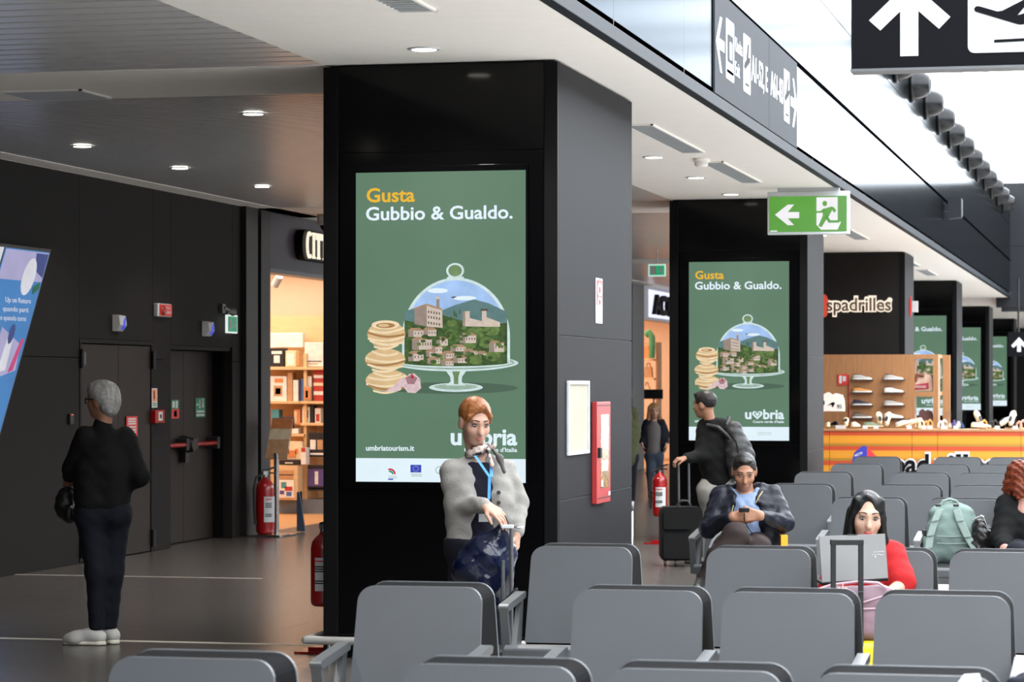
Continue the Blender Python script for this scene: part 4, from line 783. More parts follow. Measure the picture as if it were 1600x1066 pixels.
SC = {n: mat('shoe_' + n, c, .7, vary=.1, vscale=30) for n, c in dict(white=(236, 232, 224), grey=(176, 170, 164), tan=(206, 140, 70), navy=(40, 42, 62), taupe=(112, 100, 88), cream=(228, 206, 170), black=(34, 32, 32), pink=(210, 150, 130), green=(110, 124, 100)).items()}
def shoe(x, y, z, rz, col, label, group, sole='cream', tilt=0., s=1.):
    global SMD
    t = thing('shoe', label, 'shoe', (x, y, z), rz, group)
    t.rotation_euler = (tilt, 0, rz); t.scale = (s, s, s)
    if SMD is None: SMD = [q.build(n, None, t, world=False, smooth=True) .data for q, n in zip(SM, ('upper', 'sole', 'opening'))]
    else:
        for me, n in zip(SMD, ('upper', 'sole', 'opening')): link(n, me, t, False)
    for ch in t.children:
        m = SC[col] if ch.name.startswith('upper') else SC[sole] if ch.name.startswith('sole') else SC['black']
        if not ch.data.materials: ch.data.materials.append(None)
        ch.material_slots[0].link = 'OBJECT'; ch.material_slots[0].material = m
CN = dict(white='white', grey='pale grey', tan='mustard tan', navy='navy', taupe='olive brown', cream='cream', black='black', pink='salmon pink', green='sage green')
for ci, (u, cols) in enumerate(((1333, ('grey', 'tan', 'navy', 'taupe')), (1382, ('grey', 'white', 'grey', 'white')))):
    for ri, (c, v) in enumerate(zip(cols, (591, 611, 631, 651))):
        x, z = dx(u), dz(v)
        MB().box((x - .03, DY - .12, z - .03), (x + .30, DY, z - .018)).build('ledge', M_alu, dw)
        shoe(x, DY - .065, z - .018, -math.pi / 2, c, '%s shoe on the %s ledge of the %s column of the display wall' % (CN[c], ('top', 'second', 'third', 'lowest')[ri], ('left', 'right')[ci]), 'shoes on wall ledges', 'white')
NB = ('beside the hat stand', 'second from the hat stand', 'with a price card, left part of the counter', 'in a row of pale shoes', 'middle of the counter under the wall shoes', 'beside a pink shoe', 'below the open shelf bays', 'by the clear plastic box', 'under the first far screen', 'beneath the second far screen', 'between two far screens', 'near the right picture edge', 'last before the right picture edge')
for k, (u, c, rz, tl) in enumerate(((1292, 'cream', .3, 0), (1305, 'navy', .5, 0), (1318, 'cream', .1, .4), (1330, 'cream', -.2, 0), (1347, 'green', -1.3, 0), (1372, 'cream', .2, .7), (1383, 'cream', -.1, .7), (1398, 'grey', -1.2, .3), (1412, 'pink', -1.0, .4), (1516, 'cream', -1.4, 0), (1530, 'cream', .4, .8), (1563, 'white', -1.1, .6), (1578, 'white', -.2, .8))):
    shoe(kx(u), KY + .2 + .05 * (k % 3), zt + (.03 if tl == 0 else .012 + .05 * tl), rz, c, '%s shoe on the striped counter, %s' % (CN[c], NB[k]), 'shoes on the counter', 'cream', tl)
def sandal(u, c, label, y=.3):
    t = thing('sandal', label, 'sandal', (kx(u), KY + y, zt), .5, 'sandals on the counter')
    MB().prism(ell(0, .12, .042, .13, 16), (0, 0, .02), XA, YA, ZA, .018).build('sole', SC['cream'], t, world=False)
    for yy, hh in ((.06, .09), (.18, .07)): MB().tube([(-.04, yy, .02), (-.035, yy, hh), (0, yy, hh + .035), (.035, yy, hh), (.04, yy, .02)], .014, 8).build('strap', SC[c], t, world=False)
for u, c, lb in ((1440, 'cream', 'cream strappy sandal below the open shelf bays'), (1453, 'tan', 'tan strappy sandal right of the cream one'), (1476, 'white', 'white sandal just left of the clear box'), (1539, 'tan', 'brown patterned sandal under the second far screen'), (1556, 'black', 'black and white sandal right of the brown one'), (1582, 'black', 'dark sandal at the right picture edge'), (1600, 'pink', 'pale pink sandal at the very right edge')): sandal(u, c, lb)
for k, u in enumerate((1309, 1317, 1351, 1368, 1420, 1443, 1452, 1474, 1493, 1558, 1586)):
    tag(MB().prism([(0, 0), (.07, 0), (.07, .05), (0, .05)], (kx(u) - .035, KY + .06, zt + .001), XA, ZA, -YA, .012).build('price_card', M_signwhite), 'white price card on the striped counter, %s from the left' % NW[k], 'card', 'price cards on the counter')
bx = thing('clear_box', 'clear plastic display box on the counter holding a doll-like item', 'box', (kx(1487), KY + .45, zt))
MB().box((kx(1468), KY + .35, zt + .002), (kx(1505), KY + .352, kz(643))).box((kx(1468), KY + .65, zt + .002), (kx(1505), KY + .652, kz(643))).box((kx(1504.6), KY + .352, zt + .002), (kx(1505), KY + .65, kz(643))).build('wall', M_glass, bx)
for u, w_, h_, c_ in ((1480, .05, .08, 'cream'), (1487, .045, .13, 'violet'), (1494, .05, .11, 'white'), (1499, .04, .09, 'blue')): MB().lathe([(0, zt + .002), (w_, zt + .01), (w_ * .8, zt + h_ * .6), (w_ * .35, zt + h_ * .75), (w_ * .5, zt + h_ * .9), (0, zt + h_)], (kx(u), KY + .5, 0)).build('contents', CB[c_], bx)
# bags in the open bays, tote on a stand
def bag(u0, v0, u1, v1, c, label, yy):
    a = ony(u0, v1, yy); b = ony(u1, v0, yy); w, h = b.x - a.x, b.z - a.z
    t = thing('tote_bag', label, 'bag', ((a.x + b.x) / 2, yy, a.z), group='fabric bags at the shoe kiosk')
    P = [(0, 0), (w, 0), (w * .98, h * .55), (w * .9, h * .85), (w * .62, h * .95), (w * .5, h * .86), (w * .3, h), (w * .1, h * .88), (w * .02, h * .5)]
    MB().prism(P, (a.x, yy, a.z), XA, ZA, -YA, .14).build('body', c, t, bevel=.03, seg=3)
    return t, a, w, h
t, a, w, h = bag(1424, 582, 1458, 611, mat('beige_canvas', (206, 176, 158), .8, vary=.2, vscale=12), 'beige canvas bags piled in the upper shelf bay', DY + .1)
MB().prism([(.05 * w, .05 * h), (w * .8, .1 * h), (w * .8, .45 * h), (.08 * w, .32 * h)], (a.x, DY + .09, a.z), XA, ZA, -YA, .02).build('red_flap', mat('dark_red_leather', (160, 36, 48), .5), t)
MB().text('novus', (a.x + .18 * w, DY + .068, a.z + .16 * h), XA, ZA, h=.2 * h, w=.5 * w, t=.003).build('lettering', M_signwhite, t); MB().tube([(a.x + w * .2, DY + .08, a.z + h * .5), (a.x + w * .28, DY + .07, a.z + h * .9), (a.x + w * .6, DY + .07, a.z + h * .8)], .02, 8).build('strap', mat('brown_leather', (120, 70, 50), .5), t)
bag(1434, 639, 1458, 667, mat('dark_brown_leather', (98, 62, 60), .5), 'dark brown leather bag in the lower shelf bay', DY + .15); bag(1425, 645, 1432, 667, M_signwhite, 'upright white paper bag beside the brown leather bag', DY + .1)
t, a, w, h = bag(1282, 613, 1319, 643, mat('printed_white_canvas', (226, 218, 210), .8, vary=.05), 'white canvas tote with black dog print on a clear stand', KY + .25)
MB().prism(ccw([(.28 * w, .3 * h), (.5 * w, .48 * h), (.62 * w, .46 * h), (.6 * w, .38 * h), (.52 * w, .2 * h), (.46 * w, .36 * h)]), (a.x, KY + .244, a.z), XA, ZA, -YA, .003).prism(ell(.12 * w, .45 * h, .06 * w, .14 * h), (a.x, KY + .244, a.z), XA, ZA, -YA, .003).text('95', (a.x + .7 * w, KY + .244, a.z + .16 * h), XA, ZA, h=.2 * h, w=.2 * w, t=.003).build('print', M_signblack, t)
t = thing('bag_stand', 'clear acrylic stand carrying the white tote', 'stand', (kx(1300), KY + .3, zt)); [MB().box((kx(1286), KY + y_, zt + .001), (kx(1316), KY + y_ + .006, kz(643))).build('sheet', M_glass, t) for y_ in (.24, .4)]
# shoe shop lettering on the third column
ss = thing('shop_sign', 'illuminated shoe shop lettering on the black column', 'sign', (-4.2, 41.4, 2.5)); Y3 = 41.43
q3 = lambda u, v: ony(u, v, Y3 - .05); K4 = Y3 / ray(1340, 480)[1] / FPX
a = q3(1291, 486); MB().text('spadrilles', (a.x - .01, Y3 - .001, a.z), XA, ZA, h=22 * K4, w=103 * K4, t=.085, bold=.07).build('lit_outline', mat('lit_sign_outline', (255, 236, 214), emit=1.05), ss)
MB().text('spadrilles', (a.x + .01, Y3 - .086, a.z), XA, ZA, h=20 * K4, w=100 * K4, t=.01, bold=.015).build('lettering', mat('brown_letter', (84, 64, 50), .5), ss)
MB().prism(ell(0, 0, 6.5 * K4, 18 * K4, 18), (q3(1288.5, 478).x, Y3 - .095, q3(1288, 478).z), XA, ZA, -YA, .04).build('emblem', mat('lit_emblem_red', (228, 74, 48), emit=.8), ss)
MB().cyl((q3(1390.5, 469).x, Y3 - .07, q3(1390, 469).z), (q3(1390.5, 469).x, Y3 - .09, q3(1390, 469).z), .04, n=12).build('registered_mark', MATS['lit_sign_outline'], ss)
sd = thing('side_sign', 'small red and white sign projecting from the shoe shop column side', 'sign', (CX1, 42.6, 2.2)); q = onx(1423, 480, CX1)
MB().prism(ell(0, 0, .018, .16, 14), (CX1 + .02, q.y - .3, q.z), XA, ZA, -YA, .03).build('red_disc', M_sred, sd); MB().box((CX1 + .03, q.y - .1, q.z - .08), (CX1 + .12, q.y - .07, q.z + .09)).build('white_plate', M_signwhite, sd)
spot((-4.15, 41.0, H - .03), 40, 70)
# ------------------------------------------------------------------ waiting seats
M_seat = mat('grey_seat_laminate', (72, 74, 77), .42, vary=.05, vscale=3., bump=(260, .015), spec=.35)
M_shell = mat('dark_seat_shell', (9, 9, 11), .8, spec=.05)
M_rim = mat('pale_seat_edge', (104, 107, 110), .4)
def slab(pts, y_of, t):
    """plate whose outline is (x, z); y follows the lean"""
    n = len(pts); F = [(x, y_of(z), z) for x, z in pts]; B = [(x, y_of(z) + t, z) for x, z in pts]
    return F, B, n
def outline(w0, w1, z0, z1, r, k=6):
    P = [(-w0 / 2, z0), (w0 / 2, z0)]
    for i in range(k + 1): a = i * math.pi / 2 / k; P.append((w1 / 2 - r + r * math.cos(a), z1 - r + r * math.sin(a)))
    for i in range(k + 1): a = math.pi / 2 + i * math.pi / 2 / k; P.append((-w1 / 2 + r + r * math.cos(a), z1 - r + r * math.sin(a)))
    return P
def seat_parts():
    lean = lambda z: -(.885 - z) * .24
    parts = []
    P = outline(.535, .515, .41, .885, .065); n = len(P)
    q = MB(); F = [(x, lean(z), z) for x, z in P]; B = [(x, lean(z) + .018, z) for x, z in P]
    q.add(F, [tuple(range(n))]).add(B, [tuple(range(n - 1, -1, -1))]).add(F + B, [(i, n + i, n + (i + 1) % n, (i + 1) % n) for i in range(n)]); parts.append(('backrest', q, M_seat, .004))
    P = outline(.53, .512, .40, .882, .064); P2 = outline(.545, .520, .40, .8885, .066)
    q = MB(); F = [(x, lean(z) + .018, z) for x, z in P]; B = [(x, .185 + (.89 - z) * .16, z) for x, z in P2]
    q.add(F, [tuple(range(n))]).add(B, [tuple(range(n - 1, -1, -1))]).add(F + B, [(i, n + i, n + (i + 1) % n, (i + 1) % n) for i in range(n)]); parts.append(('back_shell', q, M_shell, .0))
    P = outline(.550, .524, .395, .8915, .068); q = MB(); F = [(x, .185 + (.89 - z) * .16, z) for x, z in P]; B = [(x, .195 + (.89 - z) * .16, z) for x, z in P]
    q.add(F, [tuple(range(n))]).add(B, [tuple(range(n - 1, -1, -1))]).add(F + B, [(i, n + i, n + (i + 1) % n, (i + 1) % n) for i in range(n)]); parts.append(('rear_panel', q, M_rim, .002))
    q = MB().prism([(-.60, .425), (-.58, .375), (-.10, .345), (-.09, .385), (-.12, .395), (-.56, .44)][::1], (-.262, 0, 0), YA, ZA, XA, -.524)
    parts.append(('seat_pan', q, M_seat, .01))
    q = MB().box((-.03, -.36, .02), (.03, -.28, .37)).prism([(-.6, 0), (.1, 0), (.1, .02), (-.28, .045), (-.36, .045), (-.6, .02)], (-.03, 0, 0), YA, ZA, XA, -.06).box((-.285, -.345, .31), (.285, -.295, .36))
    parts.append(('leg', q, M_alu, .006))
    return parts
SP = seat_parts()
def arm_mb(x):
    q = MB()
    top = [(-.475, .598), (-.455, .592), (-.075, .632), (-.062, .655), (-.085, .664), (-.45, .628), (-.478, .618)]
    q.prism(top, (x + .024, 0, 0), YA, ZA, XA, .048)
    q.prism([(-.478, .615), (-.445, .605), (-.35, .36), (-.40, .36)], (x + .02, 0, 0), YA, ZA, XA, .04)
    q.prism([(-.12, .64), (-.07, .645), (-.13, .36), (-.27, .36)], (x + .012, 0, 0), YA, ZA, XA, .024)
    return q
seat_proto = None
def seat(x, y, label, arms=(-1,), grp='grey waiting seats'):
    global seat_proto
    t = thing('waiting_seat', label, 'seat', (x, y, 0), 0, grp)
    if seat_proto is None:
        seat_proto = [(n, q.build(n, m, t, world=False, bevel=b), b) for n, q, m, b in SP]; seat_proto = [(n, o.data, b) for n, o, b in seat_proto]
    else:
        for n, me, b in seat_proto: link(n, me, t, False, bevel=b)
    for a in arms:
        key = ('arm', a)
        if key not in GL: GL[key] = arm_mb(a * .294).build('armrest', M_alu, t, world=False, bevel=.006).data
        else: link('armrest', GL[key], t, False, bevel=.006)
    return t
ROWS = dict(A=(7.75, (-2.752, -1.845, -1.25, -.655, -.06)), B=(10.7, (-2.835, -1.945, -1.35, -.755, -.16)), C=(13.5, (-2.74, -1.85, -1.255, -.66)), E=(19.6, (-2.80, -1.905, -1.23, -.635)),
    F=(22.15, (-2.70, -1.835, -1.24, -.645)), G=(25.2, (-2.865, -1.98, -1.385, -.79)), H=(27.85, (-2.83, -1.965, -1.37, -.775)), I=(30.6, (-2.887, -2.0, -1.405, -.81)))
RN = dict(A='in the nearest row along the bottom edge', B='in the second row from the camera', C='in the third row, directly before the aisle', E='in the row of the seated man with the phone', F='in the first row behind the man with the phone',
    G='in the second row behind the man with the phone', H='in the third row behind the man with the phone', I='in the last row before the striped counter')
PN = ('leftmost grey seat ', 'second grey seat from the left ', 'third grey seat from the left ', 'fourth grey seat from the left ', 'fifth grey seat from the left ')
for r, (y, xs_) in ROWS.items():
    for k, x in enumerate(xs_): seat(x, y, PN[k] + RN[r], (-1, 1) if k in (0, len(xs_) - 1) else (-1,))
# ------------------------------------------------------------------ figures: bodies and garments grown as smooth solids
def surfnet(F, org, h):
    S = F < 0; nx, ny, nz = F.shape
    c = np.zeros((nx - 1, ny - 1, nz - 1), np.int8)
    for i in (0, 1):
        for j in (0, 1):
            for k in (0, 1): c += S[i:nx - 1 + i, j:ny - 1 + j, k:nz - 1 + k]
    act = (c > 0) & (c < 8); idx = -np.ones(act.shape, np.int64); cells = np.argwhere(act); idx[act] = np.arange(len(cells))
    acc = np.zeros((len(cells), 3)); cnt = np.zeros(len(cells)); I, J, K = cells.T
    for ax in range(3):
        o1, o2 = [a for a in range(3) if a != ax]
        for a in (0, 1):
            for b in (0, 1):
                d0 = [0, 0, 0]; d0[o1] = a; d0[o2] = b; d1 = list(d0); d1[ax] = 1
                f0 = F[I + d0[0], J + d0[1], K + d0[2]]; f1 = F[I + d1[0], J + d1[1], K + d1[2]]
                m = (f0 < 0) != (f1 < 0); t = np.where(m, f0 / np.where(m, f0 - f1, 1), 0)
                p = np.tile(np.array(d0, float), (len(cells), 1)); p[:, ax] += t; acc[m] += p[m]; cnt[m] += 1
    V = (cells + acc / cnt[:, None]) * h + np.array(org); Q = []
    for ax in range(3):
        o1, o2 = [(1, 2), (2, 0), (0, 1)][ax]
        sl0 = [slice(1, -1)] * 3; sl0[ax] = slice(0, -1); sl1 = list(sl0); sl1[ax] = slice(1, None)
        a = S[tuple(sl0)]; b = S[tuple(sl1)]; e = np.argwhere(a != b)
        if not len(e): continue
        fl = a[tuple(e.T)]; base = e.copy()
        for o in range(3):
            if o != ax: base[:, o] += 1
        def at(da, db):
            q = base.copy(); q[:, o1] += da; q[:, o2] += db; return idx[q[:, 0], q[:, 1], q[:, 2]]
        q = np.stack([at(-1, -1), at(0, -1), at(0, 0), at(-1, 0)], 1); q[~fl] = q[~fl][:, ::-1]; Q.append(q)
    return V, np.concatenate(Q)
def d_cap(P, a, b, ra, rb):
    a, b = np.array(a, float), np.array(b, float); ab = b - a; L = max(1e-9, ab @ ab); t = np.clip(((P - a) @ ab) / L, 0, 1)
    return np.linalg.norm(P - a - t[:, None] * ab, axis=1) - (ra + (rb - ra) * t)
def d_ell(P, c, r, R=None):
    q = P - np.array(c, float)
    if R is not None: q = q @ np.array(R)
    r = np.array(r, float); k0 = np.linalg.norm(q / r, axis=1); k1 = np.linalg.norm(q / r ** 2, axis=1) + 1e-9
    return k0 * (k0 - 1) / k1
def evald(P, prims):
    out = []
    for p in prims:
        if p[0] == 'c': out.append(d_cap(P, *p[1:]))
        elif p[0] == 'g':
            D = np.stack(evald(P, p[1])); m = D.min(0); out.append(m - p[2] * np.log(np.exp(-(D - m) / p[2]).sum(0)))
        elif p[0] == 'e': out.append(d_ell(P, *p[1:]))
        else: out.append(np.abs((P - np.array(p[1])) @ np.array(p[3]) if len(p) > 3 else P - np.array(p[1])).__sub__(np.array(p[2])).max(1))
    return out
def solid(prims, h=.012, k=.015, sub=(), cut=(), wr=None, warp=None):
    """smooth union of prims minus sub, cut by half spaces (point, normal: the normal side goes)"""
    allp = prims; prims = [q for p in allp for q in (p[1] if p[0] == 'g' else [p])]
    lo = np.min([np.minimum(np.array(p[1]) - np.max(p[3] if p[0] == 'c' else p[2]), (np.array(p[2]) - np.max(p[4])) if p[0] == 'c' else np.array(p[1]) - np.max(p[2])) for p in prims], 0) - 3 * h - k
    hi = np.max([np.maximum(np.array(p[1]) + np.max(p[3] if p[0] == 'c' else p[2]), (np.array(p[2]) + np.max(p[4])) if p[0] == 'c' else np.array(p[1]) + np.max(p[2])) for p in prims], 0) + 3 * h + k
    n = np.ceil((hi - lo) / h).astype(int) + 1; B = 8; nb = -(-n // B); n = nb * B
    def f(P):
        D = np.stack(evald(P, allp)); m = D.min(0); d = m - k * np.log(np.exp(-(D - m) / k).sum(0))
        for s in sub:
            ds = np.stack(evald(P, [s]))[0]; kk = .006; d = np.maximum(d, -ds) + kk * np.log1p(np.exp(-np.abs(d + ds) / kk))
        for p0, nn in cut: d = np.maximum(d, (P - np.array(p0)) @ (np.array(nn) / np.linalg.norm(nn)))
        if wr:
            A, q = wr; d = d + A * (np.sin(P[:, 2] * q + 3 * np.sin(P[:, 0] * q * .35)) * np.sin(P[:, 0] * q * .6 + P[:, 2] * q * .5 + 1.3) + .5 * np.sin(P[:, 1] * q * 1.3 + P[:, 2] * q * 1.7))
        return d
    G = np.full(tuple(n), 1., np.float64)
    bc = np.stack(np.meshgrid(*[np.arange(x) for x in nb], indexing='ij'), -1).reshape(-1, 3)
    ctr = lo + (bc * B + B / 2 - .5) * h; d = f(ctr); R = B * h * .9 + k + .01 + (.02 if wr else 0)
    off = np.stack(np.meshgrid(*[np.arange(B)] * 3, indexing='ij'), -1).reshape(-1, 3)
    near = np.abs(d) < R * 1.25
    G6 = G.reshape(nb[0], B, nb[1], B, nb[2], B)
    ins = bc[(~near) & (d < 0)]
    for b in ins: G6[b[0], :, b[1], :, b[2], :] = -1.
    act = bc[near]
    for s in range(0, len(act), 200):
        a = act[s:s + 200]; P = lo + ((a * B)[:, None, :] + off[None]) * h; v = f(P.reshape(-1, 3)).reshape(len(a), B, B, B)
        for q, b in enumerate(a): G6[b[0], :, b[1], :, b[2], :] = v[q]
    return surfnet(G, lo, h)
def smesh(name, VF, m, parent, label=None):
    V, Q = VF; me = bpy.data.meshes.new(name); me.vertices.add(len(V)); me.vertices.foreach_set('co', np.asarray(V, np.float32).ravel())
    me.loops.add(len(Q) * 4); me.loops.foreach_set('vertex_index', Q.astype(np.int32).ravel()); me.polygons.add(len(Q)); me.polygons.foreach_set('loop_start', np.arange(0, len(Q) * 4, 4, dtype=np.int32))
    me.polygons.foreach_set('use_smooth', np.ones(len(Q), bool)); me.update(); me.validate()
    if m: me.materials.append(m)
    o = link(name, me, parent, False, label=label)
    sm = o.modifiers.new('smooth', 'SMOOTH'); sm.factor = .5; sm.iterations = 2
    return o
class Head:
    """frame of a head: o centre, f facing, up"""
    def __init__(s, o, f, up=(0, 0, 1), s_=1.):
        s.o = np.array(o, float); f = Vector(f).normalized(); u = Vector(up); r = f.cross(u).normalized(); u = r.cross(f)
        s.R = np.array([r, f, u]).T * 1.; s.k = s_
    def p(s, *q): return tuple(s.o + s.R @ (np.array(q, float) * s.k))
    def e(s, c, r): return ('e', s.p(*c), tuple(x * s.k for x in r), s.R)
    def c(s, a, b, ra, rb): return ('c', s.p(*a), s.p(*b), ra * s.k, rb * s.k)
    def skin(s, fem=1.):
        return [s.e((0, -.012, .03), (.071, .092, .085)), s.e((0, .03, -.03), (.056, .058, .082)), s.e((0, .055, -.085), (.03, .024, .024)), s.c((0, .088, .012), (0, .107, -.026), .008, .012), s.e((.035, .062, -.022), (.024, .022, .024)), s.e((-.035, .062, -.022), (.024, .022, .024)),
                s.c((-.035, .08, .03), (.035, .08, .03), .01, .01), s.e((.074, -.01, -.008), (.009, .02, .032)), s.e((-.074, -.01, -.008), (.009, .02, .032)), s.c((0, .082, -.052), (0, .082, -.058), .014, .014)]
    def sockets(s): return [s.e((.031, .102, .01), (.017, .016, .010)), s.e((-.031, .102, .01), (.017, .016, .010))]
    def face(s, body, lips, brow, eye_down=True, iris=None):
        for sg in (-1, 1):
            ep = MB().ball(s.p(sg * .031, .080, .010), tuple(x * s.k for x in (.0145, .010, .0060)), 12, 8, R=Matrix(s.R.tolist())).build('eye', M_eyew, body, world=False)
            MB().ball(s.p(sg * .031, .0865, .008 if eye_down else .010), tuple(x * s.k for x in (.0066, .005, .0058)), 10, 6, R=Matrix(s.R.tolist())).build('iris', iris or M_iris, ep, world=False)
            lash = [s.p(sg * (.031 + .016 * math.cos(a)), .0875 - .004 * abs(math.cos(a)), .011 + .0065 * math.sin(a)) for a in [math.pi * i / 6 for i in range(7)]]
            MB().tube(lash, .0022 * s.k, 6).build('eyelash', M_lash, ep, world=False)
            br_ = [s.p(sg * (.012 + .036 * t), .094 - .018 * t * t, .035 + .006 * math.sin(t * 3.0) - .004 * t) for t in (0, .33, .66, 1)]
            MB().tube(br_, .0035 * s.k, 6).build('eyebrow', brow, body, world=False)
        q = MB()
        q.ball(s.p(0, .0925, -.0525), tuple(x * s.k for x in (.021, .008, .0048)), 12, 6, R=Matrix(s.R.tolist())); q.ball(s.p(0, .093, -.0600), tuple(x * s.k for x in (.018, .008, .0058)), 12, 6, R=Matrix(s.R.tolist())); q.build('lips', lips, body, world=False)
def arm(sh, el, wr_, r=(.05, .042, .03)): return [('c', sh, el, r[0], r[1]), ('c', el, wr_, r[1] * .95, r[2])]
def hand(w, f, n, side, curl=(.5, .5, .5, .5), sp=.02, thumb=.5, s=1.):
    """w wrist, f towards the knuckles, n the way the palm faces, side = +1/-1: thumb on +/- f x n"""
    w = Vector(w); f = Vector(f).normalized(); n = Vector(n); n = (n - f * n.dot(f)).normalized(); t = f.cross(n) * side; P = []
    T = lambda v: tuple(v)
    L = ((.040, .026, .020), (.045, .029, .022), (.042, .027, .021), (.033, .021, .018))
    for i in range(4):
        off = t * ((1.5 - i) * .0215 * s); kn = w + f * ((.085, .088, .083, .075)[i] * s) + off
        P.append(('c', T(w + off * .55 + f * .01 * s), T(kn), .014 * s, .0115 * s)); p = kn; a = 0
        for j, l in enumerate(L[i]):
            a += curl[i] * (.9, 1.1, .8)[j]; d = f * math.cos(a) + n * math.sin(a) + t * ((1.5 - i) * sp); d.normalize(); q = p + d * l * s
            P.append(('c', T(p), T(q), (.0095, .0085, .0078)[j] * s, (.0085, .0078, .0066)[j] * s)); p = q
    b = w + f * .025 * s + t * .02 * s; d = (f * .75 + t * .8 + n * .25 * (1 + thumb)).normalized(); q = b + d * .04 * s; P.append(('c', T(b), T(q), .014 * s, .011 * s))
    d = (f * .9 + t * (.5 - thumb * .6) + n * thumb).normalized(); r = q + d * .032 * s; P.append(('c', T(q), T(r), .0105 * s, .009 * s)); P.append(('c', T(r), T(r + (d + n * thumb * .3).normalized() * .026 * s), .009 * s, .0072 * s))
    return [('g', P, .0022)]
class Fig:
    """standing place of a person; J turns a photo measurement at its depth into a point beside it"""
    def __init__(s, u0, zc, label):
        s.u0, s.zc = u0, zc; s.s = FPX / zc; xc = (u0 - 800) / FPX * zc
        s.root = thing('person', label, 'person', (xc * CT - zc * ST, xc * ST + zc * CT, 0), TH)
    def J(s, u, v, d=0.):
        k = (1 + d / s.zc) / s.s
        return ((u - 800) * k - (s.u0 - 800) / s.s, d, EYE - (v - HOR) * k)
    def part(s, name, prims, m, parent=None, **kw): return smesh(name, solid(prims, **kw), m, parent or s.root)
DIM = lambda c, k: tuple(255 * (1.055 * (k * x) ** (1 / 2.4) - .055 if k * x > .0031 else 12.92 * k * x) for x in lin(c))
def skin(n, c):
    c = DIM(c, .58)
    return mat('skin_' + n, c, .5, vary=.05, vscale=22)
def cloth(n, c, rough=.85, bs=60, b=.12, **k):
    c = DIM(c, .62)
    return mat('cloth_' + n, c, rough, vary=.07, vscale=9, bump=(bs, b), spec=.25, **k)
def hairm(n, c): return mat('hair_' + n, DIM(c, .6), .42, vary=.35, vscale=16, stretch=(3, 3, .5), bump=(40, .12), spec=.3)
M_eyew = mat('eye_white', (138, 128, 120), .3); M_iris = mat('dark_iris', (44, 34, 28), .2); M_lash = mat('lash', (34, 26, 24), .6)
lip_pink = mat('lips_muted', (150, 78, 70), .45); lip_red = mat('lips_red', (196, 40, 44), .4); lip_nat = mat('lips_natural', (150, 98, 82), .5)
def mid(a, b, t=.5): return tuple(x + (y - x) * t for x, y in zip(a, b))
def add(a, *b): return tuple(x + y for x, y in zip(a, b))
# ---- grey-haired person seen from behind
P = Fig(152, 17.9, 'grey-haired person in black jumper and navy jeans standing with back turned'); J = P.J
h = Head(J(160, 627), (-.86, .50, -.02), (0, 0, 1), 1.0); sk = skin('tan', (188, 132, 104))
shL, shR = J(133, 683, -.03), J(196, 683, .06); elL, elR = J(112, 732, .06), J(219, 745, -.04); wrL, wrR = J(106, 757, .22), J(186, 766, .02)
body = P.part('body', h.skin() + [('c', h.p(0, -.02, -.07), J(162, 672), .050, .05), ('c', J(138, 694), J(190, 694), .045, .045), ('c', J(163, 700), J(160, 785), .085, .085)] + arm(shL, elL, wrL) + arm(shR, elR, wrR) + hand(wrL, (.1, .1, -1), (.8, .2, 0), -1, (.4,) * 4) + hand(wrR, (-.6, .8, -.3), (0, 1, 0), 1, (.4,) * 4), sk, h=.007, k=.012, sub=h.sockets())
h.face(body, lip_nat, M_lash)
gh = hairm('silver', (186, 184, 180))
P.part('hair', [h.e((0, -.016, .042), (.088, .106, .094)), h.e((0, -.062, -.02), (.072, .06, .082)), h.e((.0, .045, .085), (.058, .05, .034))], gh, h=.007, k=.02, sub=[h.e((0, .105, -.045), (.085, .085, .105)), h.e((.085, .035, -.045), (.03, .045, .06)), h.e((-.085, .035, -.045), (.03, .045, .06))], wr=(.0018, 130))
gl = MB()
for sg in (-1, 1): gl.tube([h.p(sg * .078, -.005, .015), h.p(sg * .07, .085, .014)], .004, 6); gl.box((0, 0, 0), (0, 0, 0)) if False else gl.tube([h.p(sg * .012, .108, .02), h.p(sg * .055, .098, .022), h.p(sg * .055, .096, -.012), h.p(sg * .014, .106, -.010), h.p(sg * .012, .108, .02)], .0045, 6)
gl.build('glasses', M_black, P.root, world=False)
bl = cloth('black_jumper', (9, 9, 10)); 
P.part('jumper', [('c', J(138, 692), J(192, 692, .02), .068, .068), ('c', J(161, 664), J(163, 690), .062, .085), ('e', J(164, 730), (.17, .125, .20)), ('c', J(142, 740), J(146, 785), .115, .125), ('c', J(178, 735), J(176, 785), .115, .115)] + arm(shL, elL, mid(elL, wrL, .45), (.070, .056, .048)) + arm(shR, elR, mid(elR, wrR, .98), (.070, .062, .05)), bl, h=.012, k=.014, cut=[(J(150, 799), (0, 0, -1))], wr=(.003, 34))
dn = cloth('navy_denim', (17, 20, 32)); hpL, hpR = J(142, 812, -.01), J(180, 812, .04); knL, knR = J(150, 895, -.03), J(177, 895, .05); anL, anR = J(151, 985), J(171, 985, .10)
P.part('trousers', [('c', J(142, 800), J(180, 800), .112, .112), ('c', hpL, knL, .096, .066), ('c', knL, anL, .066, .050), ('c', hpR, knR, .098, .066), ('c', knR, anR, .066, .050)], dn, h=.012, k=.016, cut=[(J(150, 985), (0, 0, -1)), (J(150, 785), (0, 0, 1))], wr=(.0025, 40))
wh = mat('white_leather', (176, 174, 170), .5); 
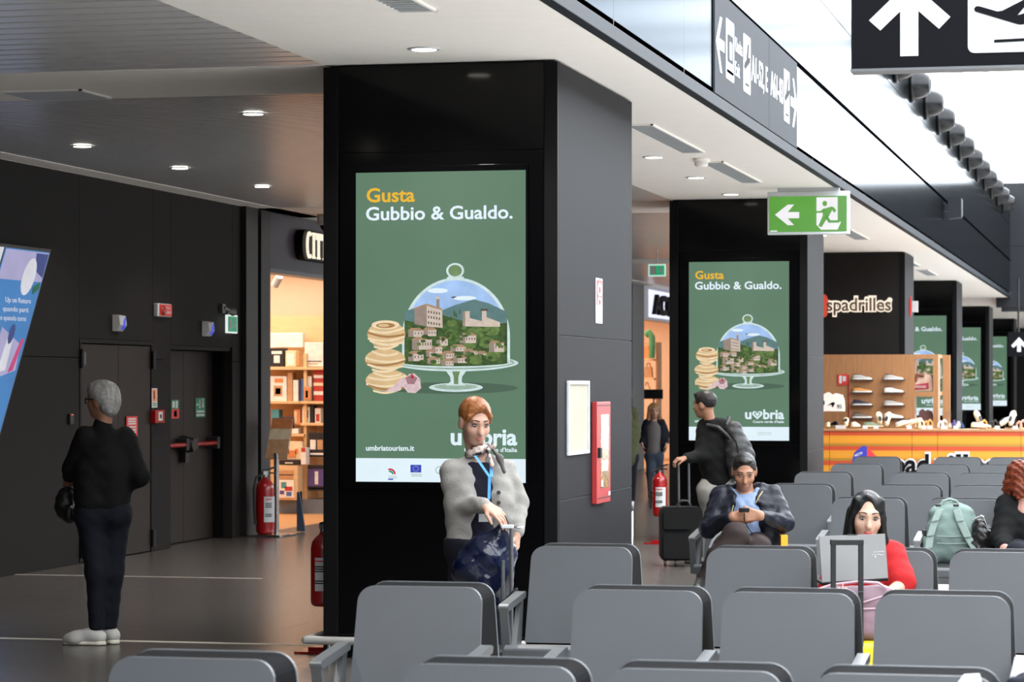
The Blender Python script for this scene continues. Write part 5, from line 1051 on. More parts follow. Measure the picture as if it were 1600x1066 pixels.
def footwear(P, an, d, sole_m, up_m, L=.27, w=.042, sole='sole'):
    d = Vector((d[0], d[1], 0)).normalized(); sdv = Vector((-d.y, d.x, 0)); a = Vector((an[0], an[1], 0)); heel = a - d * .06; T = lambda k, z, s=0: tuple(heel + d * (k * L) + sdv * s + Vector((0, 0, z)))
    up = P.part('shoe', [('c', T(.10, .055), T(.30, .075), .040, .038), ('c', T(.25, .06), T(.62, .045), .042, .036), ('c', T(.6, .04), T(.9, .034), .036, .026), ('e', T(.7, .035), (.05, .05, .035))], up_m, h=.008, k=.02, cut=[((0, 0, .012), (0, 0, -1)), (T(0, .112), (0, 0, 1))])
    P.part(sole, [('c', T(.10, .012), T(.5, .012), .042, .042), ('c', T(.5, .012), T(.88, .012), .044, .034)], sole_m, h=.008, k=.012, parent=up, cut=[((0, 0, .003), (0, 0, -1)), ((0, 0, .03), (0, 0, 1))])
    return up, T
for an, dd in ((J(149, 985), (-1, .22)), (J(173, 985, .10), (-.72, .7))):
    up, T = footwear(P, an, dd, mat('cream_rubber', (206, 200, 184), .6) if 'cream_rubber' not in MATS else MATS['cream_rubber'], wh, .285)
    for k in range(4): MB().tube([T(.36 + .08 * k, .098 - .01 * k, -.022), T(.40 + .08 * k, .106 - .01 * k, 0), T(.36 + .08 * k, .098 - .01 * k, .022)], .005, 6).build('lace', wh, up, world=False)
    P.part('ankle', [('c', add(an, 0, 0, 0), (an[0], an[1], .07), .036, .038)], sk, h=.01)
t = thing('shoulder_bag', 'small black bag hanging at the grey-haired person\'s left side', 'bag', P.root.location, TH)
smesh('bag_body', solid([('e', J(100, 790, .2), (.06, .08, .09)), ('e', J(106, 775, .2), (.05, .06, .06)), ('e', J(110, 805, .15), (.04, .06, .06))], .01, .02, wr=(.004, 60)), M_black, t); MB().tube([J(104, 765, .2), J(112, 745, .2), J(120, 770, .2)], .012, 8).build('strap', M_black, t, world=False)
# ---- woman in the grey cardigan
P = Fig(748, 14.6, 'woman in light grey cardigan and silk scarf holding a blue plastic bag'); J = P.J
h = Head(J(742, 660), (.33, -.86, -.30), (.03, -.02, 1), 1.03); sk = skin('fair', (224, 172, 146))
shR, shL = J(706, 738, -.02), J(789, 736, .05); elR, elL = J(714, 792, -.05), J(810, 786, .08); wrR, wrL = J(757, 789, -.25), J(808, 832, -.04)
hr = hand(wrR, (.78, -.35, -.48), (.1, .35, -1), -1, (.30, .36, .42, .5), .05, .25, 1.02); hl = hand(wrL, (-.05, -.1, -1), (-1, .2, 0), -1, (.65, .7, .75, .8), .02, .5, 1.0)
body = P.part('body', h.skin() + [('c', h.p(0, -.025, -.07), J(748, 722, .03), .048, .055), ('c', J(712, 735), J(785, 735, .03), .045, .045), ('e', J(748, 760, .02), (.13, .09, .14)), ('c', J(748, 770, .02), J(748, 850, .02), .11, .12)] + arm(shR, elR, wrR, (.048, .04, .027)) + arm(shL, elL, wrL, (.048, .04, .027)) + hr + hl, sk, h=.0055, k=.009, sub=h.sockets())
h.face(body, mat('lips_rose', (168, 92, 84), .4), hairm('brow_brown', (110, 70, 46)))
hb = hairm('auburn', (168, 104, 58))
P.part('hair', [h.e((0, -.018, .043), (.083, .104, .088)), h.e((0, -.085, -.03), (.05, .042, .05)), h.c((-.01, .072, .108), (.058, .070, .052), .010, .007), h.c((.062, .066, .055), (.074, .045, -.01), .010, .005), h.c((.0, .082, .100), (.034, .090, .040), .007, .004), h.c((-.015, .072, .108), (-.058, .062, .056), .010, .007), h.c((-.055, .066, .055), (-.075, .035, -.01), .010, .005)], hb, h=.0055, k=.005, sub=[h.e((0, .118, -.02), (.078, .080, .118)), h.e((.088, .015, -.03), (.03, .045, .05)), h.e((-.088, .015, -.03), (.03, .045, .05))], wr=(.001, 160))
MB().ball(h.p(-.08, .0, -.05), .007, 10, 6).build('earring', mat('pearl', (238, 232, 224), .2), P.root, world=False)
nv = cloth('navy_top', (22, 22, 40))
P.part('top', [('c', J(722, 738), J(776, 738, .02), .055, .055), ('e', J(748, 775, 0), (.135, .115, .17)), ('c', J(748, 780, .02), J(748, 846, .02), .115, .13)], nv, h=.010, k=.02, cut=[(J(748, 715, -.1), (0, -.55, 1))], wr=(.002, 50))
cg = cloth('grey_cardigan', (168, 164, 158), .9, 90, .2)
# front opening of the cardigan: a wedge between the two edges
fo = [('c', J(751, 712, -.13), J(766, 785, -.15), .068, .040), ('c', J(766, 785, -.15), J(768, 866, -.16), .040, .020), ('e', J(748, 704, -.04), (.07, .09, .05))]
P.part('cardigan', [('c', J(712, 738), J(738, 724, .03), .06, .055), ('c', J(785, 736, .04), J(760, 724, .03), .06, .055), ('e', J(728, 780, 0), (.115, .135, .20)), ('e', J(773, 780, .02), (.105, .13, .20)), ('c', J(726, 790), J(729, 842), .10, .108), ('c', J(772, 790, .02), J(770, 842, .02), .10, .10)] + arm(shR, elR, mid(elR, wrR, .92), (.066, .060, .040)) + arm(shL, elL, mid(elL, wrL, .9), (.062, .056, .040)), cg, h=.0085, k=.009, sub=fo, cut=[(J(745, 850, 0), (.02, 0, -1))], wr=(.0038, 42))
for v in (770, 786): MB().cyl(J(779, v, -.125), J(779, v, -.135), .011, n=14).build('button', M_black, P.root, world=False)
P.part('cuff', [('c', mid(elR, wrR, .86), mid(elR, wrR, .97), .041, .039)], cg, h=.008); P.part('cuff', [('c', mid(elL, wrL, .84), mid(elL, wrL, .96), .041, .039)], cg, h=.008)
sc_m = mat('silk_scarf', (208, 192, 176), .4, vary=.3, vscale=22); sc_n = mat('silk_scarf_navy', (30, 30, 52), .4)
ring = [h.p(0, -.03, -.125)] ; cx, cy, cz = J(747, 703, .0)
rg = lambda r, z, a0, a1, n: [(cx + r * math.cos(a0 + (a1 - a0) * i / n), cy + .9 * r * math.sin(a0 + (a1 - a0) * i / n), z + .018 * math.cos(2 * math.pi * i / n)) for i in range(n + 1)]
e_ = sc_m.node_tree.nodes['Color Ramp'].color_ramp.elements; e_[0].position = .44; e_[0].color = lin((24, 24, 46)) + (1,); e_[1].position = .50; e_[1].color = lin((176, 158, 146)) + (1,)
sf = P.part('scarf', [('c', a, b, .0135, .0135) for r_, z_ in ((.055, -.012), (.051, .006)) for a, b in zip(rg(r_, cz + z_, 0, 6.28, 14)[:-1], rg(r_, cz + z_, 0, 6.28, 14)[1:])] + [('e', J(762, 703, -.065), (.018, .016, .016))], sc_m, h=.006, k=.004, wr=(.002, 100))
P.part('scarf_end', [('c', J(762, 704, -.07), J(769, 728, -.135), .007, .013)], sc_m, h=.005, k=.004, parent=sf); P.part('scarf_end', [('c', J(762, 702, -.065), J(772, 697, -.06), .006, .013)], sc_m, h=.005, k=.004, parent=sf)
lb_ = mat('blue_ribbon', (70, 150, 225), .5)
q = MB()
for a, b in (((742, 712, -.09), (765, 745, -.145)), ((765, 745, -.145), (764, 780, -.155)), ((766, 718, -.09), (768, 745, -.145))):
    A_, B_ = Vector(J(*a)), Vector(J(*b)); w = Vector((.0075, 0, 0)); o = Vector((0, -.003, 0)); q.add([A_ - w, A_ + w, B_ + w, B_ - w, A_ - w + o, A_ + w + o, B_ + w + o, B_ - w + o], [(0, 1, 2, 3), (7, 6, 5, 4), (0, 3, 7, 4), (1, 5, 6, 2)])
q.build('lanyard', lb_, P.root, world=False)
MB().box(add(J(760, 812, -.17), -.04, 0, -.012), add(J(760, 812, -.17), .03, .003, .03)).build('badge', M_signwhite, P.root, world=False)
P.part('bag_strap', [('c', J(770, 702, .02), J(781, 716, -.08), .011, .011), ('c', J(781, 716, -.08), J(788, 738, -.105), .011, .011)], mat('grey_strap', (70, 66, 64), .6), h=.007)
MB().lathe([(.033, 0), (.036, .006), (.033, .014), (.031, .007), (.033, 0)], J(809, 826, -.035), (0, 0, 1), 18).build('bracelet', M_chrome, P.root, world=False)
MB().lathe([(.0115, 0), (.0125, .003), (.0115, .006)], J(806, 853, -.06), (0, .2, 1), 12).build('ring', M_chrome, P.root, world=False)
tn = cloth('navy_trousers', (20, 19, 34))
for sx_ in (-1, 1): pass
P.part('trousers', [('c', J(728, 850), J(770, 850, .02), .115, .11), ('c', J(727, 858), J(727, 970, .02), .10, .08), ('c', J(727, 970, .02), J(726, 1070, .04), .08, .06), ('c', J(770, 858, .02), J(768, 970, .04), .10, .08), ('c', J(768, 970, .04), J(766, 1070, .06), .08, .06)], tn, h=.012, k=.014, cut=[(J(748, 840), (0, 0, 1)), ((0, 0, .07), (0, 0, -1))], wr=(.003, 36))
for u in (726, 766): footwear(P, J(u, 1080, .05), (.15 if u > 740 else -.15, -1), M_black, M_black, .25)
WL = P.root.location.copy()
# blue plastic bag she holds
bp_m = mat('navy_plastic_film', (10, 18, 42), .16, coat=.2, vary=.5, vscale=8, bump=(9, .9), spec=.35)
t = thing('plastic_bag', 'shiny navy blue plastic bag held by the woman in the cardigan', 'bag', WL, TH)
V, Q = solid([('c', J(784, 822, -.26), J(776, 850, -.24), .02, .06), ('e', J(760, 868, -.22), (.12, .10, .11)), ('e', J(735, 890, -.22), (.10, .09, .07)), ('c', J(716, 897, -.24), J(732, 880, -.24), .012, .05), ('e', J(768, 900, -.2), (.12, .11, .17)), ('c', J(790, 840, -.22), J(796, 868, -.2), .02, .03)], .008, .022)
rn = np.random.RandomState(3); cr = rn.rand(60, 3) * 2 - 1
cen = V.mean(0); Z = np.zeros(len(V))
for d_ in cr[:12]:
    d_ = d_ / np.linalg.norm(d_); s_ = (V - cen) @ d_ * 17 + rn.rand() * 6; Z += (np.abs((s_ % 2) - 1) - .5) * .0052
V = V + (V - cen) / np.linalg.norm(V - cen, axis=1)[:, None] * Z[:, None]
ob = smesh('bag_film', (V, Q), bp_m, t); ob.modifiers.clear()
MB().tube([J(783, 818, -.28), J(789, 808, -.27), J(793, 818, -.26), J(790, 838, -.24), J(796, 868, -.22)], .008, 8).build('drawstring', M_black, t, world=False)
t = thing('trolley', 'silver luggage trolley handle beside the woman\'s left hand', 'trolley', WL, TH)
q = J(788, 960, -.12); r_ = J(799, 960, -.12)
for u in (785.5, 799): MB().cyl(J(u, 822 if u > 790 else 876, -.37), J(u, 1010, -.37), .010).build('tube', M_alu, t, world=False)
MB().box(add(J(783, 826, -.37), 0, -.012, 0), add(J(803, 820, -.37), 0, .012, 0)).build('grip', M_frame, t, world=False, bevel=.004)
MB().tube([J(783, 945, -.40), J(798, 932, -.40), J(806, 922, -.36), J(807, 936, -.33), J(790, 955, -.36)], .012, 8).build('strap', M_blks, t, world=False)
MB().box(add(J(770, 1080, -.40), 0, -.12, 0), add(J(812, 1010, -.40), 0, .10, 0)).build('case', M_black, t, world=False, bevel=.02)
for u in (774, 808): MB().cyl(add(J(u, 1080, -.4), 0, 0, -J(u, 1080, -.4)[2] + .035), add(J(u, 1080, -.4), .025, 0, -J(u, 1080, -.4)[2] + .035), .034).build('wheel', M_black, t, world=False)
# ---- seated man with the phone
P = Fig(1165, 19.25, 'man in dark quilted jacket sitting and looking down at his phone'); J = P.J
h = Head(J(1163, 737, -.08), (-.02, -.93, -.42), (0, -.35, 1), 1.08); sk = skin('olive', (196, 140, 108))
shR, shL = J(1126, 775), J(1206, 773); elR, elL = J(1108, 826, -.10), J(1226, 818, -.10); wrR, wrL = J(1144, 808, -.32), J(1188, 806, -.32)
hr = hand(wrR, (.86, -.25, .12), (.1, .95, .2), -1, (.55, .6, .65, .7), .02, .55, 1.05); hl = hand(wrL, (-.86, -.25, .12), (-.1, .95, .2), 1, (.55, .6, .65, .7), .02, .55, 1.05)
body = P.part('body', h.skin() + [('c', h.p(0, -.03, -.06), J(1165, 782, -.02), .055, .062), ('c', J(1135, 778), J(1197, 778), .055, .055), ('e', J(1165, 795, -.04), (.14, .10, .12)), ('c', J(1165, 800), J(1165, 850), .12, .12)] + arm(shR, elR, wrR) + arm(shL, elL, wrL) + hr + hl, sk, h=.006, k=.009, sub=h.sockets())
h.face(body, lip_nat, M_lash)
hd = hairm('dark_grey', (40, 38, 37))
P.part('hair', [h.e((0, -.016, .036), (.0755, .096, .086)), h.e((0, .045, .098), (.04, .03, .016)), h.c((-.070, .015, .03), (-.072, .008, -.01), .007, .004), h.c((.070, .015, .03), (.072, .008, -.01), .007, .004)], hd, h=.006, k=.004, sub=[h.e((0, .118, -.006), (.088, .070, .106)), h.e((0, -.05, -.11), (.12, .1, .07)), h.e((.09, .03, -.03), (.03, .04, .045)), h.e((-.09, .03, -.03), (.03, .04, .045))], wr=(.0012, 190))
sh_m = cloth('blue_shirt', (150, 170, 206), .8)
P.part('shirt', [('e', J(1165, 800, -.05), (.12, .11, .14)), ('c', J(1165, 805, -.05), J(1170, 845, -.08), .10, .10), ('c', J(1146, 768, -.06), J(1157, 790, -.13), .02, .02), ('c', J(1184, 766, -.06), J(1173, 790, -.13), .02, .02)], sh_m, h=.009, k=.012, sub=[('c', J(1165, 760, -.14), J(1164, 792, -.17), .045, .012)], wr=(.0025, 60))
jk = mat('cloth_quilted_navy', (19, 21, 32), .42, vary=.2, vscale=10, bump=(30, .25), spec=.25)
P.part('jacket', [('c', J(1134, 776, .02), J(1148, 765, .02), .068, .055), ('c', J(1198, 774, .02), J(1184, 765, .02), .068, .055), ('e', J(1138, 808, -.02), (.105, .13, .18)), ('e', J(1195, 808, -.02), (.105, .13, .18)), ('c', J(1140, 820), J(1140, 850), .11, .11), ('c', J(1196, 820), J(1198, 852), .12, .12), ('c', J(1140, 762, -.02), J(1150, 785, -.13), .028, .022), ('c', J(1190, 760, -.02), J(1182, 785, -.13), .028, .022)] + arm(shR, elR, mid(elR, wrR, .86), (.074, .068, .048)) + arm(shL, elL, mid(elL, wrL, .86), (.074, .070, .048)), jk, h=.010, k=.009, sub=[('c', J(1165, 770, -.16), J(1166, 812, -.18), .075, .085), ('c', J(1166, 812, -.18), J(1172, 850, -.18), .085, .085)], wr=(.0045, 52))
MB().tube([J(1192, 768, -.13), J(1186, 776, -.145), J(1181, 786, -.15)], .004, 6).tube([J(1146, 790, -.15), J(1142, 806, -.16)], .004, 6).build('zip', mat('brass_zip', (196, 176, 130), .3, metal=.8), P.root, world=False)
bt = cloth('brown_trousers', (54, 42, 40), .8)
P.part('trousers', [('c', J(1150, 852), J(1182, 852), .11, .11), ('c', J(1146, 846), J(1150, 836, -.50), .10, .085), ('c', J(1150, 836, -.50), J(1120, 870, -.52), .085, .066), ('c', J(1120, 870, -.52), J(1100, 905, -.5), .066, .055), ('c', J(1184, 850), J(1184, 856, -.44), .10, .085), ('c', J(1184, 860, -.44), (J(1180, 860, -.44)[0], -.40, .10), .085, .06)], bt, h=.011, k=.012, wr=(.0035, 40))
footwear(P, (J(1180, 860)[0], -.40, 0), (.1, -1), M_black, M_black, .28)
q = J(1098, 910, -.5); P.part('shoe', [('c', q, add(q, -.05, -.16, -.03), .045, .035), ('c', q, add(q, .02, .02, .03), .045, .045)], M_black, h=.01)
t = thing('phone', 'small black phone held in both hands by the seated man', 'phone', P.root.location, TH)
c = Vector(J(1162.5, 797, -.395)); MB().prism(rrect(.072, .034, .006, 3), (c.x - .036, c.y, c.z - .017), XA, Vector((0, -.5, .86)), Vector((0, -.86, -.5)), .009).build('case', M_black, t, world=False)
t2 = thing('charging_cable', 'thin black cable hanging from the seated man\'s phone', 'cable', P.root.location, TH)
MB().tube([J(1163, 802, -.39), J(1163, 812, -.36), J(1167, 822, -.31), J(1174, 832, -.28), J(1184, 845, -.24)], .0035, 6).build('cord', M_black, t2, world=False)
t = thing('yellow_bag', 'bright yellow paper bag standing right of the seated man', 'bag', P.root.location, TH)
q = J(1224, 852, -.18); MB().box((q[0] - .022, -.24, q[2] - .10), (q[0] + .025, -.12, q[2] + .07)).build('body', mat('yellow_paper', (214, 150, 20), .6), t, world=False)
t = thing('folded_paper', 'white folded paper tucked at the seated man\'s left hip', 'paper', P.root.location, TH)
MB().tube([J(1109, 856, -.28), J(1113, 846, -.30), J(1120, 838, -.32), J(1131, 830, -.36)], .009, 8).build('sheet', M_signwhite, t, world=False)
# ---- woman with the laptop
P = Fig(1352, 13.35, 'woman with long black hair and red shirt sitting behind a laptop'); J = P.J
h = Head(J(1354, 808, -.10), (.0, -.97, -.16), (.06, -.1, 1), 1.0); sk = skin('light', (232, 184, 158))
shR, shL = J(1320, 870, -.06), J(1392, 866, -.06); elR, elL = J(1300, 925, -.14), J(1408, 915, -.16); wrR, wrL = J(1318, 935, -.34), J(1386, 930, -.36)
body = P.part('body', h.skin() + [('c', h.p(0, -.03, -.06), J(1355, 868, -.06), .046, .055), ('c', J(1326, 872, -.06), J(1386, 870, -.06), .045, .045), ('c', J(1356, 880, -.05), J(1356, 960, .0), .11, .12)] + arm(shR, elR, wrR, (.046, .038, .026)) + arm(shL, elL, wrL, (.046, .038, .026)) + hand(wrR, (.6, -.7, 0), (0, .3, -1), -1, (.3,) * 4) + hand(wrL, (-.6, -.7, 0), (0, .3, -1), 1, (.3,) * 4), sk, h=.0058, k=.009, sub=h.sockets())
h.face(body, lip_red, hairm('brow_black', (90, 66, 56)))
hk = hairm('black', (14, 12, 13))
P.part('hair', [h.e((0, -.016, .040), (.079, .100, .088)), h.c((-.058, .03, .085), (-.074, .022, .0), .020, .018), h.c((-.074, .022, .0), (-.085, .012, -.10), .019, .024), h.c((-.085, .012, -.10), (-.105, .0, -.24), .026, .030), h.c((.058, .03, .085), (.074, .022, .0), .020, .018), h.c((.074, .022, .0), (.080, .014, -.10), .018, .020), h.c((.080, .014, -.10), (.092, .03, -.24), .022, .020), h.c((.092, .03, -.24), (.10, .05, -.33), .020, .008), h.c((-.04, -.07, .0), (-.065, -.05, -.22), .05, .05), h.c((.04, -.07, .0), (.06, -.05, -.22), .05, .05), h.c((.008, .050, .106), (.060, .040, .050), .010, .012), h.c((.006, .050, .106), (-.060, .040, .050), .010, .012)], hk, h=.006, k=.006, sub=[h.e((0, .125, -.045), (.062, .086, .108)), h.e((.006, .118, .045), (.034, .080, .066))])
P.part('hair_parting', [h.c((.008, .02, .1258), (.008, .052, .1185), .0022, .0022)], sk, h=.003, k=.003)
rd_ = cloth('red_tshirt', (196, 32, 36), .8)
P.part('t_shirt', [('c', J(1328, 874, -.05), J(1386, 872, -.05), .065, .065), ('e', J(1356, 910, -.04), (.16, .125, .20)), ('c', J(1356, 920, -.02), J(1356, 985, .02), .14, .14), ('c', shL, mid(shL, elL, .88), .072, .078), ('c', shR, mid(shR, elR, .88), .072, .078)], rd_, h=.010, k=.012, sub=[('e', h.p(0, -.01, -.15), (.07, .07, .06))], cut=[(J(1410, 919, -.14), (.15, 0, -1))] if False else [], wr=(.003, 46))
P.part('leggings', [('c', J(1336, 985), J(1326, 990, -.46), .10, .075), ('c', J(1326, 992, -.46), (J(1326, 992, -.46)[0], -.44, .10), .072, .055), ('c', J(1376, 985), J(1386, 990, -.46), .10, .075), ('c', J(1386, 992, -.46), (J(1386, 992, -.46)[0], -.44, .10), .072, .055)], cloth('black_leggings', (16, 16, 18)), h=.012, k=.012)
for u in (1326, 1386): footwear(P, (J(u, 992, -.46)[0], -.44, 0), (0, -1), M_black, M_black, .24)
RL = P.root.location.copy()
lp = thing('laptop', 'open silver laptop seen from the back of its lid', 'laptop', RL, TH); gm = mat('silver_laptop', (96, 95, 94), .38, metal=.35, vary=.02)
lt = [Vector(J(1279, 838, -.50)), Vector(J(1383, 834, -.50)), Vector(J(1388, 904, -.56)), Vector(J(1284, 911, -.56))]; n_ = (lt[1] - lt[0]).cross(lt[3] - lt[0]).normalized()
V = lt + [p + n_ * (.008 if n_.y > 0 else -.008) for p in lt]
MB().add(V, [(0, 1, 2, 3), (7, 6, 5, 4), (0, 4, 5, 1), (1, 5, 6, 2), (2, 6, 7, 3), (3, 7, 4, 0)]).build('lid', gm, lp, world=False, bevel=.003)
b_ = [lt[3], lt[2], lt[2] + Vector((0, .22, -.0)), lt[3] + Vector((0, .22, 0))]; V = b_ + [p - Vector((0, 0, .012)) for p in b_]
MB().add(V, [(0, 1, 2, 3), (7, 6, 5, 4), (0, 4, 5, 1), (1, 5, 6, 2), (2, 6, 7, 3), (3, 7, 4, 0)]).build('keyboard_base', M_blks, lp, world=False, bevel=.003)
ax_ = (lt[1] - lt[0]).normalized(); ay_ = (lt[0] - lt[3]).normalized(); o_ = lt[0] + ax_ * .24 - ay_ * .105 - n_ * (.001 if n_.y > 0 else -.001) + Vector((0, -.002, 0))
MB().text('Air', o_, ax_, ay_, h=.010, w=.05, t=.0008).box((0, 0, 0), (0, 0, 0)).build('lettering', M_alu, lp, world=False) if False else MB().tube([o_, o_ + ax_ * .012 + ay_ * .012, o_ + ax_ * .016 - ay_ * .008, o_ + ax_ * .024 + ay_ * .008, o_ + ax_ * .055 + ay_ * .004], .0012, 6).tube([o_ + ax_ * .012 + ay_ * .018, o_ + ax_ * .06 + ay_ * .020], .001, 6).build('logo_mark', M_chrome, lp, world=False)
tl = lt[0].lerp(lt[1], .5) + Vector((0, -.003, .0015)); MB().box((tl.x - .02, tl.y, tl.z - .002), (tl.x + .025, tl.y + .004, tl.z + .002)).build('camera_notch', M_black, lp, world=False)
cs = thing('suitcase', 'pink bag strapped on a case with black telescopic handle before the laptop', 'suitcase', RL, TH); pk = cloth('pink_nylon', (150, 122, 132), .6, 40, .15)
d_ = -.80
P.part('bag_body', [('c', J(1288, 935, d_), J(1380, 932, d_), .055, .055), ('c', J(1290, 980, d_), J(1378, 978, d_), .07, .07), ('c', J(1284, 958, d_), J(1384, 955, d_), .062, .062)], pk, h=.010, k=.015, parent=cs, wr=(.003, 50))
MB().tube([J(1276, 922, d_ - .05), J(1300, 914, d_ - .03), J(1340, 909, d_ - .03), J(1372, 911, d_ - .04), J(1386, 920, d_ - .06)], .006, 8).tube([J(1278, 932, d_ - .06), J(1340, 944, d_ - .075), J(1386, 930, d_ - .06)], .004, 6).tube([J(1345, 952, d_ - .075), J(1392, 950, d_ - .07)], .004, 6).build('piping', mat('pink_piping', (170, 140, 148), .5), cs, world=False)
hw = .0085
for u in (1301.5, 1344.5): MB().box(add(J(u, 843, d_ - .10), -.0105, -.008, 0), add(J(u + 1, 1010, d_ - .10), .0105, .008, 0)).build('handle_tube', M_black, cs, world=False, bevel=.003)
MB().box(add(J(1297, 852, d_ - .10), 0, -.012, 0), add(J(1349.5, 843, d_ - .10), 0, .012, 0)).build('grip', M_black, cs, world=False, bevel=.004)
MB().box(add(J(1296, 925, d_ - .10), .1, -.02, 0), add(J(1350, 924, d_ - .10), 0, -.01, 0)).build('ferrule', M_alu, cs, world=False)
MB().ball(J(1317, 923, d_ - .09), (.014, .012, .012)).ball(J(1311, 920, d_ - .09), .006).ball(J(1322, 920, d_ - .09), .006).tube([J(1317, 911, d_ - .07), J(1317, 920, d_ - .09)], .002, 6).build('charm', mat('beige_charm', (196, 160, 146), .6), cs, world=False)
q = J(1290, 1000, d_); r_ = J(1380, 1000, d_); MB().box((q[0], d_ - .10, .06), (r_[0], d_ + .13, q[2])).build('case', mat('yellow_shell', (206, 178, 20), .35), cs, world=False, bevel=.03, seg=4)
for xx in (q[0] + .04, r_[0] - .04):
    for yy in (d_ - .06, d_ + .09): MB().cyl((xx - .012, yy, .03), (xx + .012, yy, .03), .03).build('wheel', M_black, cs, world=False)
# ---- red-haired woman at the right edge
P = Fig(1592, 19.1, 'woman with curly red hair in black jacket sitting at the right picture edge'); J = P.J
h = Head(J(1601, 752, -.05), (.85, -.5, -.12), (0, 0, 1), 1.05); sk = skin('pale', (226, 170, 150))
shR, shL = J(1574, 790), J(1632, 790); elR, elL = J(1566, 838, -.08), J(1645, 838, -.08); wrR, wrL = J(1570, 858, -.28), J(1620, 855, -.28)
body = P.part('body', h.skin() + [('c', h.p(0, -.03, -.06), J(1603, 795), .05, .055), ('c', J(1580, 795), J(1626, 795), .05, .05), ('c', J(1603, 800), J(1603, 855), .11, .12)] + arm(shR, elR, wrR) + arm(shL, elL, wrL) + hand(wrR, (.4, -.6, -.4), (.5, .2, -.6), -1, (.5,) * 4) + hand(wrL, (-.6, -.7, -.2), (0, .3, -1), 1, (.4,) * 4), sk, h=.007, k=.01, sub=h.sockets())
h.face(body, lip_nat, hairm('brow_red', (120, 60, 36)))
P.part('hair', [h.e((0, -.018, .045), (.09, .112, .094)), h.e((-.01, -.08, -.03), (.075, .06, .07)), h.e((-.03, -.10, -.10), (.06, .05, .06)), h.e((-.06, -.06, -.12), (.045, .05, .05)), h.e((-.075, .0, -.06), (.03, .05, .06)), h.e((.075, .0, -.06), (.03, .05, .06))], hairm('red', (124, 54, 28)), h=.007, k=.012, sub=[h.e((0, .12, -.03), (.07, .085, .10))], wr=(.009, 85))
bk_ = cloth('black_jacket', (13, 13, 14))
P.part('jacket', [('c', J(1582, 792), J(1624, 792), .075, .075), ('e', J(1604, 825), (.17, .14, .19)), ('c', J(1604, 835), J(1604, 862), .15, .15)] + arm(shR, elR, mid(elR, wrR, .75), (.085, .080, .055)) + arm(shL, elL, mid(elL, wrL, .8), (.085, .075, .055)), bk_, h=.011, k=.014, wr=(.004, 44), sub=[('e', h.p(0, .03, -.17), (.06, .08, .06))])
P.part('cuff', [('c', mid(elR, wrR, .84), mid(elR, wrR, 1.0), .034, .034)], cloth('pink_cuff', (226, 160, 150)), h=.009)
P.part('trousers', [('c', J(1590, 862), J(1590, 866, -.46), .10, .08), ('c', J(1590, 866, -.46), (J(1590, 866, -.46)[0], -.44, .08), .075, .055), ('c', J(1620, 862), J(1622, 866, -.46), .10, .08), ('c', J(1622, 866, -.46), (J(1622, 866, -.46)[0], -.44, .08), .075, .055)], dn, h=.013, k=.012)
for u in (1590, 1622): footwear(P, (J(u, 866, -.46)[0], -.44, 0), (0, -1), M_black, M_black, .24)
# ---- man with backpack and suitcase
P = Fig(1122, 25.9, 'man in black hoodie and white trousers walking with a dark backpack'); J = P.J
h = Head(J(1101, 633), (-.80, .58, -.02), (-.05, 0, 1), 1.08); sk = skin('tanned', (190, 136, 108))
shL, shR = J(1102, 668, .08), J(1142, 672, -.04); elL, elR = J(1098, 712, -.08), J(1165, 715, .10); wrL, wrR = J(1072, 716, -.22), J(1168, 745, .0)
body = P.part('body', h.skin() + [('c', h.p(0, -.03, -.06), J(1112, 668), .052, .05), ('c', J(1108, 680), J(1138, 680), .045, .045), ('c', J(1122, 690), J(1122, 755), .10, .10)] + arm(shL, elL, wrL) + arm(shR, elR, wrR) + hand(wrL, (-.9, -.2, -.1), (0, .2, -1), 1, (.7,) * 4) + hand(wrR, (0, -.1, -1), (-1, 0, 0), 1, (.5,) * 4), sk, h=.007, k=.01, sub=h.sockets())
h.face(body, lip_nat, M_lash)
P.part('hair', [h.e((0, -.016, .042), (.081, .103, .088)), h.e((0, .055, .088), (.05, .04, .024))], hairm('near_black', (44, 42, 42)), h=.007, k=.012, sub=[h.e((0, .112, -.04), (.085, .075, .105)), h.e((0, -.05, -.12), (.12, .1, .075)), h.e((.085, .03, -.05), (.03, .04, .05)), h.e((-.085, .03, -.05), (.03, .04, .05))], wr=(.0015, 150))
MB().tube([h.p(-.06, .06, .10), h.p(-.02, .09, .10), h.p(.03, .088, .10), h.p(.065, .05, .10)], .008, 8).build('sunglasses', M_black, P.root, world=False)
P.part('hoodie', [('c', J(1106, 676, .05), J(1140, 678), .085, .085), ('e', J(1122, 705), (.20, .15, .24)), ('c', J(1116, 715), J(1122, 752), .15, .14), ('c', J(1110, 660), J(1116, 672), .062, .085), ('c', J(1128, 664), J(1136, 672), .07, .08)] + arm(shL, elL, mid(elL, wrL, .92), (.085, .075, .05)) + arm(shR, elR, mid(elR, wrR, .9), (.085, .075, .05)), bk_, h=.012, k=.015, cut=[(J(1120, 762), (-.35, 0, -1))], wr=(.004, 36))
wt = cloth('white_chinos', (176, 172, 166), .8)
P.part('trousers', [('c', J(1110, 765), J(1134, 763), .13, .13), ('c', J(1108, 772), J(1112, 820, .12), .105, .085), ('c', J(1112, 820, .12), J(1106, 872, .10), .085, .07), ('c', J(1134, 772), J(1140, 820, -.05), .105, .085), ('c', J(1140, 820, -.05), J(1146, 872, -.08), .085, .07)], wt, h=.013, k=.014, wr=(.004, 34), cut=[((0, 0, .06), (0, 0, -1))])
footwear(P, J(1106, 875, .1), (-1, .3), M_black, wh, .29); footwear(P, J(1146, 875, -.08), (-1, .2), M_black, wh, .29)
